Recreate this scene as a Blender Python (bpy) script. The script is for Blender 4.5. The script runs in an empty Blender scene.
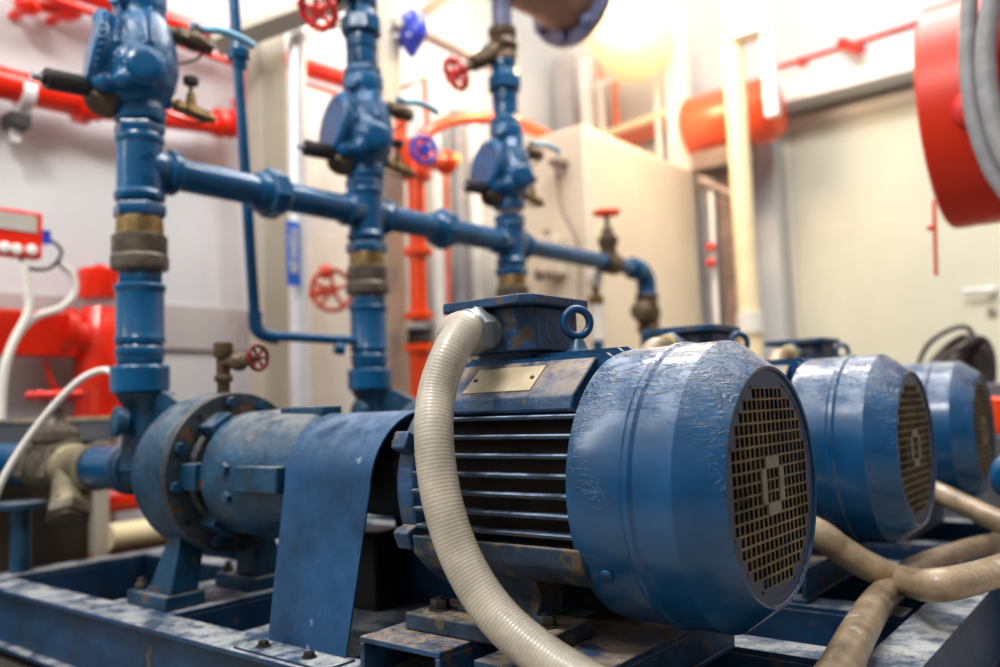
import bpy, bmesh, math, random
from mathutils import Vector, Matrix, noise
random.seed(7)
PI = math.pi
COL = bpy.context.scene.collection
H = 0.60            # shaft height of the pump sets
PITCH = 0.75        # spacing of the pump sets along Y

# ------------------------------------------------------------------ camera
ROT = Matrix(((0.7773540410399054, 0.08408725855458046, 0.623418020133926),
              (0.6278993429923346, -0.043457097114626406, -0.7770803663586955),
              (-0.0382506202397236, 0.9955103282533763, -0.08657988445436608)))
CAM = Vector((0.42130711665959497, -1.0587279911720768, 0.7180088885045793))
FPX = 838.07
cam_d = bpy.data.cameras.new('camera'); cam = bpy.data.objects.new('camera', cam_d); COL.objects.link(cam)
cam.matrix_world = Matrix.Translation(CAM) @ ROT.to_4x4()
cam_d.sensor_width = 36; cam_d.lens = FPX * 36 / 1000
cam_d.clip_start = 0.02; cam_d.clip_end = 100
cam_d.dof.use_dof = True; cam_d.dof.focus_distance = 1.16; cam_d.dof.aperture_fstop = 2.0
bpy.context.scene.camera = cam

def at(px, py, ax, val):
    """point on the plane ax = val that the photograph shows at (px, py)"""
    d = ROT @ Vector(((px - 500) / FPX, -(py - 333.5) / FPX, -1))
    k = 'xyz'.index(ax); t = (val - CAM[k]) / d[k]
    return CAM + d * t

# ------------------------------------------------------------------ materials
def srgb(r, g, b):
    f = lambda c: (c / 255 / 12.92) if c / 255 <= .04045 else ((c / 255 + .055) / 1.055) ** 2.4
    return (f(r), f(g), f(b), 1)

def mat(name, col, rough=.45, metal=0.0, var=.12, vscale=9, dust=0.0, dustcol=(168, 152, 130), bump=.0, bscale=40,
        chips=0.0, chipcol=(196, 176, 130), coat=0.0, dark=None):
    m = bpy.data.materials.new(name); m.use_nodes = True
    nt = m.node_tree; N = nt.nodes; L = nt.links
    bs = N['Principled BSDF']
    tc = N.new('ShaderNodeTexCoord')
    n1 = N.new('ShaderNodeTexNoise'); n1.inputs['Scale'].default_value = vscale; n1.inputs['Detail'].default_value = 5
    n1.inputs['Roughness'].default_value = .65
    L.new(tc.outputs['Object'], n1.inputs['Vector'])
    mx = N.new('ShaderNodeMix'); mx.data_type = 'RGBA'
    c = srgb(*col)
    mx.inputs[6].default_value = tuple(v * (1 - var * 1.6) for v in c[:3]) + (1,)
    mx.inputs[7].default_value = tuple(min(1, v * (1 + var * 1.6)) for v in c[:3]) + (1,)
    rm = N.new('ShaderNodeMapRange'); rm.inputs[1].default_value = .3; rm.inputs[2].default_value = .7
    L.new(n1.outputs['Fac'], rm.inputs[0]); L.new(rm.outputs[0], mx.inputs[0])
    out = mx.outputs[2]
    if chips > 0:
        n2 = N.new('ShaderNodeTexNoise'); n2.inputs['Scale'].default_value = 22; n2.inputs['Detail'].default_value = 8
        L.new(tc.outputs['Object'], n2.inputs['Vector'])
        r2 = N.new('ShaderNodeMapRange'); r2.inputs[1].default_value = .5 + (1 - chips) * .2; r2.inputs[2].default_value = .54 + (1 - chips) * .2
        L.new(n2.outputs['Fac'], r2.inputs[0])
        m2 = N.new('ShaderNodeMix'); m2.data_type = 'RGBA'; m2.inputs[7].default_value = srgb(*chipcol)
        L.new(r2.outputs[0], m2.inputs[0]); L.new(out, m2.inputs[6]); out = m2.outputs[2]
    if dust > 0:
        geo = N.new('ShaderNodeNewGeometry'); sp = N.new('ShaderNodeSeparateXYZ'); L.new(geo.outputs['Normal'], sp.inputs[0])
        r3 = N.new('ShaderNodeMapRange'); r3.inputs[1].default_value = .35; r3.inputs[2].default_value = 1.0
        L.new(sp.outputs[2], r3.inputs[0])
        n3 = N.new('ShaderNodeTexNoise'); n3.inputs['Scale'].default_value = 14; n3.inputs['Detail'].default_value = 7
        n3.inputs['Roughness'].default_value = .75
        L.new(tc.outputs['Object'], n3.inputs['Vector'])
        r4 = N.new('ShaderNodeMapRange'); r4.inputs[1].default_value = .42; r4.inputs[2].default_value = .58
        r4.inputs[3].default_value = .12; r4.inputs[4].default_value = 1.0
        L.new(n3.outputs['Fac'], r4.inputs[0])
        ad = N.new('ShaderNodeMath'); ad.operation = 'MAXIMUM'; ad.inputs[1].default_value = .03
        L.new(r3.outputs[0], ad.inputs[0])
        mu = N.new('ShaderNodeMath'); mu.operation = 'MULTIPLY'; L.new(ad.outputs[0], mu.inputs[0]); L.new(r4.outputs[0], mu.inputs[1])
        mv = N.new('ShaderNodeMath'); mv.operation = 'MULTIPLY'; L.new(mu.outputs[0], mv.inputs[0]); mv.inputs[1].default_value = dust
        m3 = N.new('ShaderNodeMix'); m3.data_type = 'RGBA'; m3.inputs[7].default_value = srgb(*dustcol)
        L.new(mv.outputs[0], m3.inputs[0]); L.new(out, m3.inputs[6]); out = m3.outputs[2]
        rr = N.new('ShaderNodeMapRange'); rr.inputs[3].default_value = rough; rr.inputs[4].default_value = min(1, rough + .4)
        L.new(mv.outputs[0], rr.inputs[0]); L.new(rr.outputs[0], bs.inputs['Roughness'])
    else:
        bs.inputs['Roughness'].default_value = rough
    L.new(out, bs.inputs['Base Color'])
    bs.inputs['Metallic'].default_value = metal
    if coat: bs.inputs['Coat Weight'].default_value = coat; bs.inputs['Coat Roughness'].default_value = .15
    if bump:
        nb = N.new('ShaderNodeTexNoise'); nb.inputs['Scale'].default_value = bscale; nb.inputs['Detail'].default_value = 6
        L.new(tc.outputs['Object'], nb.inputs['Vector'])
        b = N.new('ShaderNodeBump'); b.inputs['Strength'].default_value = bump; b.inputs['Distance'].default_value = .004
        L.new(nb.outputs['Fac'], b.inputs['Height']); L.new(b.outputs[0], bs.inputs['Normal'])
    return m

def emit(name, col, s):
    m = bpy.data.materials.new(name); m.use_nodes = True; N = m.node_tree.nodes
    b = N['Principled BSDF']; b.inputs['Base Color'].default_value = srgb(*col)
    b.inputs['Emission Color'].default_value = srgb(*col); b.inputs['Emission Strength'].default_value = s
    return m

M = {}
M['blue'] = mat('blue_pipe_paint', (0, 78, 120), .24, var=.2, dust=.3, dustcol=(126, 162, 192), bump=.3, bscale=60, coat=.15)
M['valve_blue'] = mat('blue_cast_paint', (0, 84, 130), .22, var=.25, dust=.25, dustcol=(130, 170, 200), bump=.8, bscale=120, coat=.2)
M['motor_blue'] = mat('blue_machine_paint', (8, 66, 106), .34, var=.4, dust=.55, dustcol=(140, 150, 162), bump=.4, bscale=50)
M['dusty_blue'] = mat('dusty_blue_paint', (26, 64, 98), .45, var=.4, vscale=16, dust=1.0, dustcol=(158, 142, 124), bump=.6, bscale=60, chips=.38, chipcol=(84, 72, 60))
M['pump_blue'] = mat('pump_blue_paint', (14, 62, 90), .4, var=.35, vscale=12, dust=.85, dustcol=(134, 134, 132), bump=.6, bscale=60, chips=.3, chipcol=(84, 78, 70))
M['frame_blue'] = mat('frame_blue_paint', (8, 56, 92), .45, var=.35, dust=1.0, dustcol=(170, 172, 172), bump=.3, bscale=40, chips=.2, chipcol=(86, 76, 66))
M['flange_grey'] = mat('worn_flange_paint', (44, 54, 62), .5, var=.45, vscale=20, dust=.5, bump=.6, bscale=70, chips=.5, chipcol=(92, 66, 46))
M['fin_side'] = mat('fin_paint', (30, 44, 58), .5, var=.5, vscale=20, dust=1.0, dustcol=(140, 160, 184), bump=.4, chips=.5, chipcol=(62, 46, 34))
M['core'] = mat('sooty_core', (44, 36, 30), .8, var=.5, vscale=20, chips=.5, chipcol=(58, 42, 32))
M['dark_metal'] = mat('dark_union_metal', (98, 90, 80), .42, .3, var=.4, vscale=16, bump=.5, chips=.35, chipcol=(104, 90, 70))
M['bronze'] = mat('aged_bronze', (92, 76, 58), .45, .35, var=.45, vscale=18, bump=.6, chips=.35, chipcol=(56, 48, 42))
M['brass'] = mat('worn_brass', (130, 106, 62), .4, .45, var=.4, vscale=18, chips=.4, chipcol=(90, 78, 56), bump=.3)
M['bolt'] = mat('bolt_metal', (72, 68, 62), .5, .5, var=.35, chips=.35, chipcol=(36, 74, 110), bump=.3)
M['blackish'] = mat('black_handle', (46, 42, 42), .5, var=.2)
M['black_void'] = mat('black_rubber_and_shade', (16, 16, 20), .6, var=.2)
M['lightblue'] = mat('lightblue_lever', (120, 180, 208), .35, var=.08)
M['red'] = mat('red_pipe_paint', (226, 42, 4), .28, var=.1, coat=.4)
M['red2'] = mat('red_handwheel_paint', (214, 56, 50), .4, var=.2)
M['orange'] = mat('orange_red_paint', (234, 76, 8), .32, var=.12, coat=.3)
M['orangewheel'] = mat('orange_wheel_paint', (214, 96, 66), .45, var=.15)
M['violet'] = mat('violet_blue_paint', (62, 76, 190), .3, var=.2, coat=.4)
M['beige'] = mat('beige_column_paint', (178, 170, 156), .55, var=.06, vscale=4)
M['cream'] = mat('cream_cabinet_paint', (226, 214, 192), .5, var=.04, vscale=3)
M['white_paint'] = mat('white_duct_paint', (232, 230, 226), .5, var=.04)
M['grey'] = mat('grey_steel_paint', (158, 158, 164), .5, var=.1)
M['greybrown'] = mat('brown_grey_steel', (146, 126, 116), .55, var=.2)
M['silver'] = mat('silver_cladding', (224, 224, 226), .32, .15, var=.05)
M['wall'] = mat('white_wall_paint', (202, 206, 208), .8, var=.02, vscale=1.5)
M['wallband'] = mat('grey_wall_band', (180, 177, 176), .8, var=.03, vscale=2)
M['recess'] = mat('grey_door_reveal', (170, 164, 158), .7, var=.05)
M['door'] = mat('pale_green_door', (205, 205, 188), .55, var=.03, vscale=2)
M['jamb'] = mat('door_frame_paint', (222, 218, 208), .5, var=.03)
M['floor'] = mat('concrete_floor', (150, 142, 134), .7, var=.2, vscale=3, bump=.2)
M['plinth'] = mat('concrete_plinth', (66, 62, 56), .85, var=.3, vscale=8, bump=.4)
M['cable'] = mat('white_cable', (226, 222, 214), .4, var=.05)
M['hose_red'] = mat('reel_red_paint', (214, 50, 14), .4, var=.05, vscale=3)
M['hose_grey'] = mat('grey_flat_hose', (146, 146, 148), .5, var=.12, vscale=20, bump=.3)
M['plate'] = mat('worn_nameplate', (186, 172, 146), .5, .2, var=.2, chips=.4, chipcol=(120, 134, 148), bump=.4)
M['mesh'] = mat('guard_mesh', (104, 92, 68), .6, .1, var=.45, vscale=14, chips=.15, chipcol=(140, 130, 112))
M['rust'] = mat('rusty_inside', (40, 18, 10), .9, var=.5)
M['guard_rim'] = mat('guard_rim_paint', (6, 44, 78), .4, var=.2)
M['hub'] = mat('guard_hub_steel', (122, 116, 104), .6, var=.2, vscale=30)
M['guard_blue'] = mat('guard_sheet_paint', (16, 66, 104), .38, var=.3, vscale=7, dust=.5, dustcol=(140, 150, 160), bump=.3, chips=.12, chipcol=(110, 130, 146))
M['strainer'] = mat('pale_bronze', (142, 132, 106), .5, .2, var=.35, bump=.5, chips=.3, chipcol=(96, 86, 68))
M['grimy'] = mat('grimy_cast_iron', (34, 54, 74), .6, var=.4, vscale=14, dust=1.0, dustcol=(150, 134, 112), bump=.6, chips=.75, chipcol=(84, 74, 62))
M['gland'] = mat('gland_metal', (134, 138, 142), .4, .3, var=.3, chips=.4, chipcol=(44, 84, 120))
M['maroon'] = mat('maroon_handwheel', (124, 40, 40), .4, var=.3)
M['yellow'] = mat('yellow_plastic', (236, 204, 20), .4)
M['screen'] = mat('pale_screen', (190, 184, 176), .3, var=.08)
M['knobwhite'] = mat('white_button', (238, 236, 230), .4, var=.02)
M['labelblue'] = mat('blue_sign', (44, 104, 200), .4, var=.03)
M['darkbrown'] = mat('dark_brown_tank', (50, 38, 26), .6, var=.3)
M['greyshelf'] = mat('grey_shelf_paint', (98, 100, 106), .5, var=.15)
M['wood'] = mat('scrap_wood', (150, 108, 76), .7, var=.4, vscale=30)
M['tankbeige'] = mat('cream_tank_paint', (232, 216, 176), .5, var=.05)
M['bluegrey'] = mat('bluegrey_flange', (112, 118, 150), .35, var=.25, coat=.3)
M['brownpipe'] = mat('brownish_pipe', (150, 122, 108), .4, var=.25)

# conduit: ringed plastic
def conduit_mat():
    m = mat('ringed_conduit_plastic', (166, 158, 144), .42, var=.16, vscale=14, chips=.2, chipcol=(158, 136, 100), coat=.2, bump=.1)
    return m
M['conduit'] = conduit_mat()
M['conduit2'] = mat('dirty_conduit_plastic', (150, 132, 108), .42, var=.35, vscale=10, chips=.35, chipcol=(186, 180, 168), bump=.3, coat=.2)

# cover: paint that has wrinkled and peeled on the upper side
def cover_mat():
    m = mat('wrinkled_cover_paint', (0, 68, 110), .25, var=.25, vscale=6, dust=.85, dustcol=(166, 174, 186), coat=.3)
    nt = m.node_tree; N = nt.nodes; L = nt.links; bs = N['Principled BSDF']
    tc = N.new('ShaderNodeTexCoord'); mp = N.new('ShaderNodeMapping'); mp.inputs['Scale'].default_value = (16, 20, 60)
    L.new(tc.outputs['Object'], mp.inputs['Vector'])
    w = N.new('ShaderNodeTexNoise'); w.inputs['Scale'].default_value = 1.6; w.inputs['Detail'].default_value = 3; w.inputs['Distortion'].default_value = 1.4
    L.new(mp.outputs[0], w.inputs['Vector'])
    rg = N.new('ShaderNodeMath'); rg.operation = 'SUBTRACT'; rg.inputs[1].default_value = .5; L.new(w.outputs['Fac'], rg.inputs[0])
    ab = N.new('ShaderNodeMath'); ab.operation = 'ABSOLUTE'; L.new(rg.outputs[0], ab.inputs[0])
    r = N.new('ShaderNodeMapRange'); r.inputs[1].default_value = 0; r.inputs[2].default_value = .05; r.inputs[3].default_value = 1; r.inputs[4].default_value = 0
    L.new(ab.outputs[0], r.inputs[0])
    # wrinkles only where a broad patch noise and the upper side agree
    n = N.new('ShaderNodeTexNoise'); n.inputs['Scale'].default_value = 5; L.new(tc.outputs['Object'], n.inputs['Vector'])
    g = N.new('ShaderNodeNewGeometry'); s = N.new('ShaderNodeSeparateXYZ'); L.new(g.outputs['Normal'], s.inputs[0])
    a = N.new('ShaderNodeMath'); a.operation = 'MULTIPLY_ADD'; a.inputs[1].default_value = .42; L.new(s.outputs[2], a.inputs[0]); L.new(n.outputs['Fac'], a.inputs[2])
    rr = N.new('ShaderNodeMapRange'); rr.inputs[1].default_value = .56; rr.inputs[2].default_value = .80; L.new(a.outputs[0], rr.inputs[0])
    mu = N.new('ShaderNodeMath'); mu.operation = 'MULTIPLY'; L.new(r.outputs[0], mu.inputs[0]); L.new(rr.outputs[0], mu.inputs[1])
    b = N.new('ShaderNodeBump'); b.inputs['Strength'].default_value = 1.0; b.inputs['Distance'].default_value = .0032
    L.new(mu.outputs[0], b.inputs['Height'])
    f = N.new('ShaderNodeTexNoise'); f.inputs['Scale'].default_value = 30; f.inputs['Detail'].default_value = 4
    L.new(tc.outputs['Object'], f.inputs['Vector'])
    b2 = N.new('ShaderNodeBump'); b2.inputs['Strength'].default_value = .14; b2.inputs['Distance'].default_value = .004
    L.new(f.outputs['Fac'], b2.inputs['Height']); L.new(b.outputs[0], b2.inputs['Normal']); L.new(b2.outputs[0], bs.inputs['Normal'])
    return m
M['cover'] = cover_mat()

# ------------------------------------------------------------------ mesh builder
def frame_of(d):
    d = Vector(d).normalized()
    up = Vector((0, 0, 1)) if abs(d.z) < .95 else Vector((1, 0, 0))
    u = up.cross(d).normalized(); v = d.cross(u).normalized()
    return u, v, d

class MB:
    def __init__(s): s.bm = bmesh.new()
    def box(s, c, size, rot=None):
        R = rot or Matrix.Identity(3); c = Vector(c); h = [v / 2 for v in size]; vs = []
        for dx in (-1, 1):
            for dy in (-1, 1):
                for dz in (-1, 1): vs.append(s.bm.verts.new(c + R @ Vector((dx * h[0], dy * h[1], dz * h[2]))))
        for f in ((0, 1, 3, 2), (4, 6, 7, 5), (0, 4, 5, 1), (2, 3, 7, 6), (0, 2, 6, 4), (1, 5, 7, 3)):
            s.bm.faces.new([vs[i] for i in f])
        return s
    def b(s, x0, x1, y0, y1, z0, z1): return s.box(((x0 + x1) / 2, (y0 + y1) / 2, (z0 + z1) / 2), (x1 - x0, y1 - y0, z1 - z0))
    def rings(s, rs, cap=True, closed=False):
        n = len(rs[0]); V = [[s.bm.verts.new(p) for p in r] for r in rs]
        m = len(V)
        for i in range(m if closed else m - 1):
            a, b = V[i], V[(i + 1) % m]
            for j in range(n):
                k = (j + 1) % n
                try: s.bm.faces.new((a[j], a[k], b[k], b[j]))
                except ValueError: pass
        if cap and not closed:
            s.bm.faces.new(V[0][::-1]); s.bm.faces.new(V[-1])
        return s
    def lathe(s, p0, axis, prof, seg=32, cap=True, phase=0.0):
        """prof: (distance along axis, radius)"""
        p0 = Vector(p0); u, v, d = frame_of(axis); rs = []
        for t, r in prof:
            r = max(r, 1e-4)
            rs.append([p0 + d * t + (u * math.cos(a) + v * math.sin(a)) * r for a in [phase + 2 * PI * k / seg for k in range(seg)]])
        return s.rings(rs, cap)
    def cyl(s, p0, p1, r, r2=None, seg=24, phase=0.0):
        p0 = Vector(p0); p1 = Vector(p1); L = (p1 - p0).length
        return s.lathe(p0, p1 - p0, [(0, r), (L, r if r2 is None else r2)], seg, True, phase)
    def hex(s, p0, p1, r, phase=0.3):
        p0 = Vector(p0); p1 = Vector(p1); L = (p1 - p0).length; c = min(.12 * r, L * .2)
        return s.lathe(p0, p1 - p0, [(0, r * .93), (c, r), (L - c, r), (L, r * .93)], 6, True, phase)
    def torus(s, c, axis, R, r, seg=32, sub=10, sy=1.0):
        c = Vector(c); u, v, d = frame_of(axis); rs = []
        for k in range(seg):
            a = 2 * PI * k / seg; e = u * math.cos(a) + v * math.sin(a)
            rs.append([c + e * (R + r * math.cos(b)) + d * (r * sy * math.sin(b)) for b in [2 * PI * j / sub for j in range(sub)]])
        return s.rings(rs, False, True)
    def tube(s, pts, r, seg=14, cap=True):
        pts = [Vector(p) for p in pts]; n = len(pts); rs = []
        d = (pts[1] - pts[0]).normalized(); u, v, _ = frame_of(d)
        for i, p in enumerate(pts):
            t = (pts[min(i + 1, n - 1)] - pts[max(i - 1, 0)]).normalized()
            q = d.rotation_difference(t); u = q @ u; v = q @ v; d = t
            rr = r[i] if isinstance(r, (list, tuple)) else r
            rs.append([p + (u * math.cos(a) + v * math.sin(a)) * rr for a in [2 * PI * k / seg for k in range(seg)]])
        return s.rings(rs, cap)
    def sphere(s, c, r, sc=(1, 1, 1), seg=20):
        res = bmesh.ops.create_uvsphere(s.bm, u_segments=seg, v_segments=seg // 2 + 2, radius=r)
        for w in res['verts']: w.co = Vector((w.co.x * sc[0], w.co.y * sc[1], w.co.z * sc[2])) + Vector(c)
        return s
    def prism(s, poly, axis, a, b):
        """poly in the two other axes (in order x,y,z without axis); extruded a..b along axis"""
        k = 'xyz'.index(axis)
        def P(p, t):
            l = list(p); l.insert(k, t); return Vector(l)
        A = [s.bm.verts.new(P(p, a)) for p in poly]; B = [s.bm.verts.new(P(p, b)) for p in poly]
        s.bm.faces.new(A); s.bm.faces.new(B[::-1]); n = len(poly)
        for i in range(n): s.bm.faces.new((A[i], B[i], B[(i + 1) % n], A[(i + 1) % n]))
        return s
    def build(s, name, m, parent=None, smooth=40, bevel=0, origin=None):
        bm = s.bm
        bmesh.ops.recalc_face_normals(bm, faces=bm.faces)
        if parent is not None: O = Vector(parent.get('_o', (0, 0, 0)))
        elif origin is not None: O = Vector(origin)
        else:
            xs = [w.co for w in bm.verts]
            lo = Vector([min(c[i] for c in xs) for i in range(3)]); hi = Vector([max(c[i] for c in xs) for i in range(3)])
            O = Vector(((lo.x + hi.x) / 2, (lo.y + hi.y) / 2, lo.z))
        bm.transform(Matrix.Translation(-O))
        for f in bm.faces: f.smooth = True
        for e in bm.edges:
            if len(e.link_faces) != 2 or e.calc_face_angle(0) > math.radians(smooth): e.smooth = False
        me = bpy.data.meshes.new(name); bm.to_mesh(me); bm.free()
        me.materials.append(M[m] if isinstance(m, str) else m)
        o = bpy.data.objects.new(name, me); COL.objects.link(o)
        if parent is not None:
            o.parent = parent; o['_o'] = tuple(O)
            # parent origin equals _o, so the local location is zero
        else:
            o.location = O; o['_o'] = tuple(O)
        if bevel:
            b = o.modifiers.new('bevel', 'BEVEL'); b.width = bevel; b.segments = 2; b.limit_method = 'ANGLE'; b.angle_limit = math.radians(35)
        return o

def thing(name, loc, label, cat, group=None):
    o = bpy.data.objects.new(name, None); o.empty_display_size = .05; COL.objects.link(o); o.location = loc; o['_o'] = tuple(loc)
    o['label'] = label; o['category'] = cat
    if group: o['group'] = group
    return o
def tag(o, label, cat, group=None):
    o['label'] = label; o['category'] = cat
    if group: o['group'] = group
    return o
def structure(o): o['kind'] = 'structure'; return o
def copy_tree(o, delta, label, parent=None):
    c = o.copy(); COL.objects.link(c)
    if parent is None:
        c.location = o.location + Vector(delta); c['label'] = label
    else: c.parent = parent
    for ch in list(o.children): copy_tree(ch, delta, label, c)
    return c
def spline(pts, n=12):
    """Catmull-Rom through pts"""
    P = [Vector(p) for p in pts]; P = [P[0] * 2 - P[1]] + P + [P[-1] * 2 - P[-2]]; out = []
    for i in range(1, len(P) - 2):
        for k in range(n):
            t = k / n; a, b, c, d = P[i - 1], P[i], P[i + 1], P[i + 2]
            out.append(.5 * ((2 * b) + (c - a) * t + (2 * a - 5 * b + 4 * c - d) * t * t + (3 * b - a - 3 * c + d) * t ** 3))
    out.append(P[-2]); return out

# ------------------------------------------------------------------ the room
XW, YW = -3.0, 4.2
structure(MB().b(-3.2, 4.0, -3.0, 4.7, -.1, 0).build('floor', 'floor'))
structure(MB().b(XW - .15, XW, -3.0, 4.7, 0, 4.6).build('wall_left', 'wall'))
structure(MB().b(XW, XW + .02, -3.0, YW, 1.02, 1.22).build('trim_1', 'wallband', bevel=.004))
# back wall with the door opening cut out
op0 = at(770, 110, 'y', YW).x; opz = at(770, 110, 'y', YW).z
w = MB(); w.b(XW, op0, YW, YW + .15, 0, 4.6); w.b(op0, 4.0, YW, YW + .15, opz, 4.6); w.b(1.2, 4.0, YW, YW + .15, 0, opz)
structure(w.build('wall_back', 'wall'))
d = MB(); d.b(op0, 1.2, YW + .14, YW + .32, opz - .002, opz + .1); d.b(op0 - .1, op0, YW + .14, YW + .32, 0, opz)
structure(d.build('trim_2', 'recess'))
lg = at(770, 96, 'y', YW - .05).z
structure(MB().b(op0 - .06, 1.2, YW - .07, YW, opz - .002, lg + .01).build('trim_3', 'white_paint', bevel=.005))
dj = at(788, 131, 'y', YW + .2)
door = structure(MB().b(dj.x, 1.2, YW + .2, YW + .26, 0, dj.z).build('door_1', 'door'))
j = MB(); j.b(op0, dj.x, YW + .18, YW + .3, 0, dj.z + .06); j.b(dj.x, 1.2, YW + .18, YW + .3, dj.z, dj.z + .08)
j.build('door_frame', 'jamb', door)
hp = at(962, 291, 'y', YW + .14); h2 = at(992, 290, 'y', YW + .2); h3 = at(992, 312, 'y', YW + .2)
MB().cyl(h2, h2 + Vector((0, -.06, 0)), .022).cyl(h2 + Vector((0, -.055, 0)), hp, .012).build('door_handle', 'silver', door)
MB().cyl(h3, h3 + Vector((0, -.02, 0)), .024).build('lock_cylinder', 'greybrown', door)

# ------------------------------------------------------------------ the skid
FZ = .331
pl = MB().b(-2.5, .2, -.32, 2.2, 0, .17).build('concrete_plinth', 'plinth', bevel=.01)
tag(pl, 'low concrete plinth carrying the blue steel base frame', 'plinth')
fr = thing('base_frame', (-.9, .6, .17), 'blue welded steel base frame under the pumps and motors, dusty on top', 'frame')
def channel_x(mb, x0, x1, y0, y1, z0=.19, z1=FZ, out=-1):
    t = .01
    mb.b(x0, x1, y0, y1, z1 - t, z1); mb.b(x0, x1, y0, y1, z0, z0 + t)
    yw = y1 - t if out < 0 else y0
    yw = (y0 + .022) if out < 0 else y0
    mb.b(x0, x1, yw, yw + t, z0 + t, z1 - t)
def channel_y(mb, x0, x1, y0, y1, z0=.19, z1=FZ):
    t = .01
    mb.b(x0, x1, y0, y1, z1 - t, z1 + .0004); mb.b(x0, x1, y0, y1, z0, z0 + t)
    mb.b(x0 + .0, x0 + t, y0, y1, z0 + t, z1 - t); mb.b(x1 - t, x1, y0, y1, z0 + t, z1 - t)
mb = MB(); channel_x(mb, -2.45, -.13, -.232, -.150); mb.build('side_beam', 'frame_blue', fr, bevel=.0015)
for y0 in (.21, .52, .96, 1.27, 1.71):
    mb = MB(); channel_x(mb, -1.98, .02, y0, y0 + .07, out=1); mb.build('side_beam', 'frame_blue', fr, bevel=.0015)
for (x0, x1, ya, yb) in ((-2.03, -1.95, -.15, 2.0), (.03, .11, -.1, 2.0)):
    mb = MB(); channel_y(mb, x0, x1, ya, yb); mb.build('end_beam', 'frame_blue', fr, bevel=.0015)
for i in range(3):
    yo = i * PITCH
    for (x0, x1) in ((-1.41, -1.17), (-.93, -.63)):
        mb = MB(); channel_y(mb, x0, x1, -.15 + yo, .21 + yo); mb.build('cross_beam', 'frame_blue', fr, bevel=.0015)
for i in range(3):       # hollow rails the motor feet are bolted to
    yo = i * PITCH
    for (x0, x1) in ((-.530, -.372), (-.312, -.145)):
        t = .009; z0, z1 = FZ, .395; y0, y1 = -.225 + yo, .20 + yo
        mb = MB(); mb.b(x0, x1, y0, y1, z1 - t, z1); mb.b(x0, x1, y0, y1, z0 + .0006, z0 + t)
        mb.b(x0, x0 + t, y0, y1, z0 + t, z1 - t); mb.b(x1 - t, x1, y0, y1, z0 + t, z1 - t)
        mb.build('hollow_rail', 'dusty_blue', fr, bevel=.002)

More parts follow.
